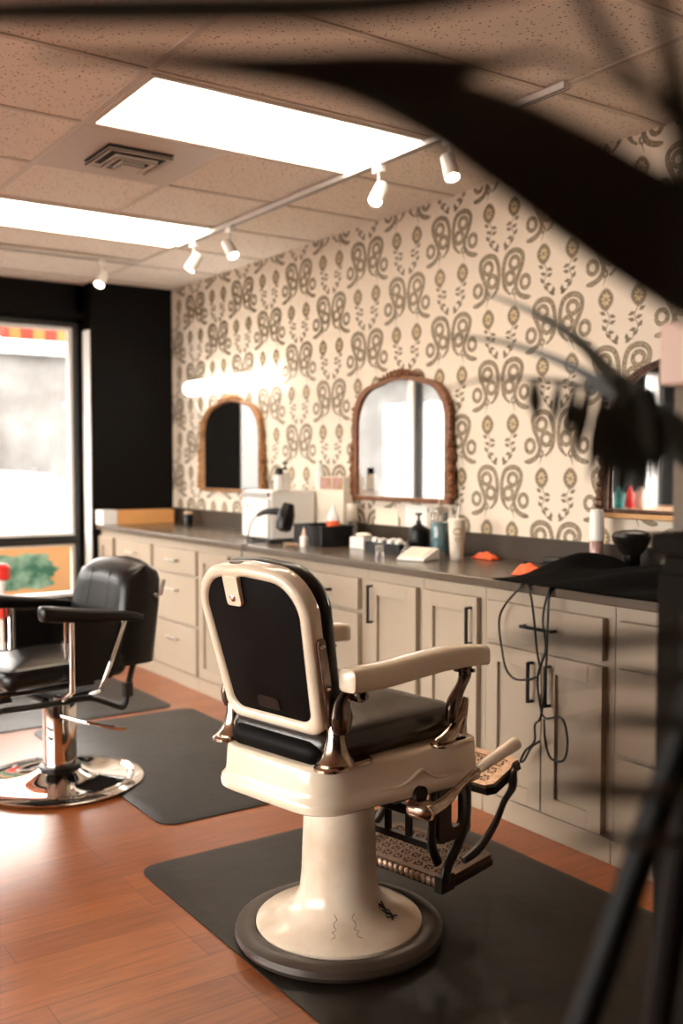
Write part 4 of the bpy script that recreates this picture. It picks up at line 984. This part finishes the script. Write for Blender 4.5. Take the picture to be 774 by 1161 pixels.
cord([(2.64, 2.45, CT + .0045), (2.61, 2.448, CT + .0045), (2.575, 2.452, .89), (2.560, 2.445, .78), (2.550, 2.440, .66), (2.552, 2.450, .55), (2.555, 2.47, .455), (2.558, 2.50, .42), (2.562, 2.505, .36), (2.562, 2.55, .315), (2.562, 2.575, .27), (2.562, 2.555, .28), (2.562, 2.52, .335), (2.562, 2.48, .365)], .0042, 'black cord hanging beside the knotted one with a plug end pointing left')
# spray bottle & dryer stand at the right
t = bottle(3.10, 2.70, [(.026, 0), (.028, .006), (.028, .125), (.024, .132)], 'pink_plastic', 'slim pinkish clear spray bottle with tall white cap standing behind the black cape', name='spray_bottle', cap=[(.026, .127), (.030, .132), (.028, .24), (.024, .252)], capm='white_plastic', z=CT)
t = thing('hair_diffuser', 'black bowl shaped diffuser dryer standing nose up by the right mirror', 'hair dryer', (3.08, 2.51, CT))
b = B(); b.lathe([(.030, 0), (.034, .05), (.034, .085), (.055, .110), (.072, .142), (.075, .158), (.066, .172), (.04, .180), (.002, .183)], n=32); build('diffuser_bowl', b, 'black_plastic', t)
b = B(); b.lathe([(.034, .01), (.036, .014), (.036, .026), (.034, .03)], n=28); build('copper_band', b, 'orange_wood', t)
bottle(3.10, 2.36, [(.022, 0), (.024, .006), (.024, .07), (.012, .085)], 'glassy', 'small clear bottle right of the black diffuser', z=CT, cap=[(.012, .083), (.012, .10)], capm='black_plastic')
t = thing('hair_clipper', 'black hair clipper lying against the upstand behind the cape', 'hair clipper', (3.13, 2.93, CT))
b = B(); b.tube(cr_spline([(0, -.085, .022), (0, -.03, .024), (0, .04, .022), (0, .08, .020)], 4), [.014, .017, .020, .021, .022, .022, .021, .020, .019, .018, .017, .016, .015], 12); build('body', b, 'black_plastic', t)
b = B(); b.box((-.004, -.095, .022), (.018, .014, .040)); build('blade', b, 'steel', t)
bottle(3.10, 6.42, [(.032, 0), (.034, .01), (.034, .07), (.028, .08)], 'black_plastic', 'short black jar at the far end of the worktop by the orange ledge', name='jar', cat='jar', cap=[(.030, .078), (.034, .082), (.030, .098)], capm='skin_clay')

# ================================================================ items only seen in the right mirror / at the left edge
t = thing('console_table', 'dark console cabinet by the street wall seen in the right mirror', 'console', (-2.0, 6.72, 0))
b = B().b2((-.55, -.22, .86), (.70, .22, .90)); build('console_top', b, 'gold_wood', t, bevel=.004)
b = B().b2((-.52, -.20, .0), (.67, .20, .86)); build('console_body', b, 'dark_wood', t, bevel=.004)
for k, (m_, lab) in enumerate((('white_plastic', 'white bottle on the console reflected in the right mirror'), ('teal', 'teal bottle on the console reflected in the right mirror'), ('red', 'red bottle on the console reflected in the right mirror'), ('cream_plastic', 'cream bottle on the console reflected in the right mirror'))):
    bottle(-1.42 - .16 * k, 6.62, [(.04, 0), (.045, .01), (.045, .15), (.018, .19)], m_, lab, cap=[(.018, .188), (.018, .22)], capm=m_, z=.9005)
t = thing('barrier_post', 'white post with red bands cut off at the left edge behind the salon chair', 'post', (1.775, 6.35, 0))
b = B(); b.cyl((0, 0, 0), (0, 0, .02), .12, n=28); b.cyl((0, 0, .02), (0, 0, .62), .018); build('post', b, 'trim_white', t)
b = B(); b.lathe([(.045, .38), (.055, .39), (.055, .50), (.045, .51)], n=24); build('red_band', b, 'red', t)
b = B(); b.lathe([(.040, .62), (.052, .63), (.052, .70), (.03, .72)], n=24); build('red_cap', b, 'red', t)

# ================================================================ FOREGROUND: dark cabinet, stand, palm
t = thing('dark_cabinet', 'tall dark wood cabinet with panelled side at the right edge of the picture', 'cabinet', (1.45, .60, 0))
b = B().b2((-.290, -.30, .0), (.30, .290, 1.225)); cb = build('cabinet_body', b, 'dark_wood', t, bevel=.004)
b = B().b2((-.302, -.325, 1.226), (.32, .305, 1.256)); build('cabinet_top', b, 'dark_wood', t, bevel=.006)
b = B(); 
for (y0, y1, z0, z1) in ((-.30, -.22, .06, 1.2), (.21, .29, .06, 1.2), (-.22, .21, 1.10, 1.2), (-.22, .21, .06, .14)): b.b2((-.302, y0, z0), (-.291, y1, z1))
build('side_panel_frame', b, 'dark_wood', t, bevel=.002)
t = thing('display_pillar', 'grey brown pillar with a pale pink block on top standing on the dark cabinet', 'display stand', (1.30, .80, 1.2565))
b = B().b2((-.110, -.10, 0), (.10, .10, .205)); build('pillar', b, 'taupe', t, bevel=.004)
b = B().b2((-.138, -.12, .2055), (.12, .105, .292)); build('top_block', b, 'pink_card', t, bevel=.006)

t = thing('tripod', 'black tripod with slim legs standing out of focus at the lower right', 'tripod', (.80, .40, 0))
o_ = Vector((.80, .40, 0)); hub = at(806, 742, .80) - o_
for k, p in enumerate((at(655, 1180, .80), at(742, 1190, .90), at(905, 1185, .80))):
    d_ = (p - o_) - hub; e = hub + d_ * (hub.z / -d_.z)
    e = Vector((e.x, e.y, .014)); bb = B(); bb.tube([hub, hub.lerp(e, .5), e], [.013, .012, .011], 12); lg = build('leg', bb, 'stand', t)
    bb = B(); bb.ball(e, .013, 10, (1, 1, .9)); build('rubber_foot', bb, 'black_plastic', lg)
b = B(); b.cyl(hub - Vector((0, 0, .04)), hub + Vector((0, 0, .03)), .022); build('hub', b, 'stand', t)
b = B(); b.cyl(hub, hub + Vector((0.02, -0.01, .62)), .012); b.cyl(hub + Vector((0.02, -0.01, .60)), hub + Vector((.02, -.01, .66)), .02); build('column', b, 'stand', t)
hz = Vector((.80, -.22, 0.0))
t = thing('potted_palm', 'dark palm plant whose blurred fronds hang across the top and right', 'plant', hz)
b = B(); b.lathe([(.13, 0), (.15, .01), (.19, .38), (.20, .39), (.198, .41), (.18, .41), (.175, .37), (.01, .36)], n=36); build('pot', b, 'dark_wood', t)
crown = Vector((0, 0, 1.25)); b = B(); b.tube([(0, 0, .36), (.01, 0, .8), crown], [.04, .03, .02], 10); build('trunk', b, 'palm', t)
W2L = lambda p: Vector(p) - hz
def blade(b, pts, droop=None):
    """one tapering leaf blade with a folded midrib; pts = (px, py, depth, half width in px)"""
    P = [W2L(at(x, y, d)) for x, y, d, w in pts]; Wd = [w * d / FPX for x, y, d, w in pts]
    Q = cr_spline(P, 6); Wq = [v.x for v in cr_spline([Vector((w, 0, 0)) for w in Wd], 6)]
    g = []
    for i, p in enumerate(Q):
        tan = (Q[min(i + 1, len(Q) - 1)] - Q[max(i - 1, 0)]).normalized(); side = tan.cross(cf * .92 + Vector((0, 0, .35))).normalized(); nrm = side.cross(tan)
        w = max(Wq[i], .0004); th = max(.0009, w * .05)
        g.append([p + side * w, p + nrm * w * .22 + nrm * th, p - side * w, p + nrm * w * .22 - nrm * th])
    b.rings(g)
def frond(blades, stem=None):
    b = B()
    for bl in blades: blade(b, bl)
    if stem: 
        b.tube(cr_spline([crown] + [W2L(at(*q)) for q in stem], 6), .0045, 8)
    return build('frond', b, 'palm', t, ang=60)
frond([[(960, 420, .50, 35), (800, 304, .50, 62), (690, 234, .48, 60), (580, 164, .46, 50), (470, 112, .45, 33), (340, 84, .45, 15), (60, 62, .45, 2)]], [(960, 480, .52), (900, 430, .5)])
frond([[(900, 200, .5, 3), (655, 74, .46, 3), (560, 72, .45, 9), (430, 82, .44, 24), (300, 72, .43, 12), (40, 60, .42, 3)]], [(980, 330, .52), (900, 200, .5)])
frond([[(760, -70, .42, 6), (560, -12, .42, 12), (400, 6, .42, 17), (200, 10, .42, 18), (40, 12, .42, 17), (-160, 14, .42, 6)]], [(980, 150, .5), (880, -20, .46), (760, -70, .42)])
frond([[(610, -120, .36, 5), (668, 10, .37, 9), (720, 90, .38, 10), (830, 200, .4, 8)], [(735, -120, .40, 8), (752, 30, .41, 10), (776, 150, .42, 18), (800, 330, .44, 26)]], [(960, 330, .5), (830, 240, .42)])
# arching thin frond with hanging leaflets, mid right
L_ = [[(508, 381, 1.05, 1.2), (570, 388, 1.02, 2.6), (640, 412, .98, 5), (700, 448, .94, 10), (770, 500, .9, 22), (850, 560, .88, 12)],
      [(545, 331, 1.05, 1), (600, 352, 1.0, 3), (655, 386, .95, 6), (705, 438, .9, 11), (780, 500, .88, 18), (860, 560, .86, 8)],
      [(506, 441, 1.0, .8), (550, 430, 1.0, 1.8), (610, 430, .98, 2.5), (670, 440, .95, 5), (740, 470, .9, 10), (850, 550, .86, 8)]]
for x0, y0, x1, y1, w in ((606, 432, 607, 478, 9), (634, 434, 626, 486, 7), (652, 438, 640, 500, 8), (668, 440, 650, 520, 9), (686, 446, 668, 545, 10), (700, 450, 683, 560, 11), (716, 455, 702, 570, 12), (732, 462, 722, 560, 13), (748, 470, 742, 545, 12), (700, 425, 742, 520, 16), (740, 440, 700, 520, 20)):
    L_.append([(x0, y0, .86, w * .5), ((x0 + x1) / 2, (y0 + y1) / 2, .85, w), (x1, y1, .84, 1)])
frond(L_, [(1000, 700, .8), (900, 610, .82), (850, 560, .86)])
L_ = []
for y0, x0, w, dd in ((728, 560, 9, .50), (770, 640, 7, .50), (820, 650, 9, .52), (898, 600, 10, .52), (955, 640, 9, .52)):
    L_.append([(x0, y0 + 2, dd, 1), (x0 + 60, y0 - 4, dd, w), (x0 + 140, y0, dd, w * 1.2), (900, y0 - 20, dd, w * .6)])
frond(L_, [(980, 700, .6), (900, 760, .52)])

# ================================================================ LIGHT
w = bpy.data.worlds.new('sky'); bpy.context.scene.world = w; w.use_nodes = True
bg = w.node_tree.nodes['Background']; bg.inputs['Color'].default_value = (1, .945, .87, 1); bg.inputs['Strength'].default_value = 13.0
vs = bpy.context.scene.view_settings; vs.view_transform = 'Standard'; vs.look = 'None'; vs.exposure = 0.58; vs.gamma = 1; vs.use_curve_mapping = False
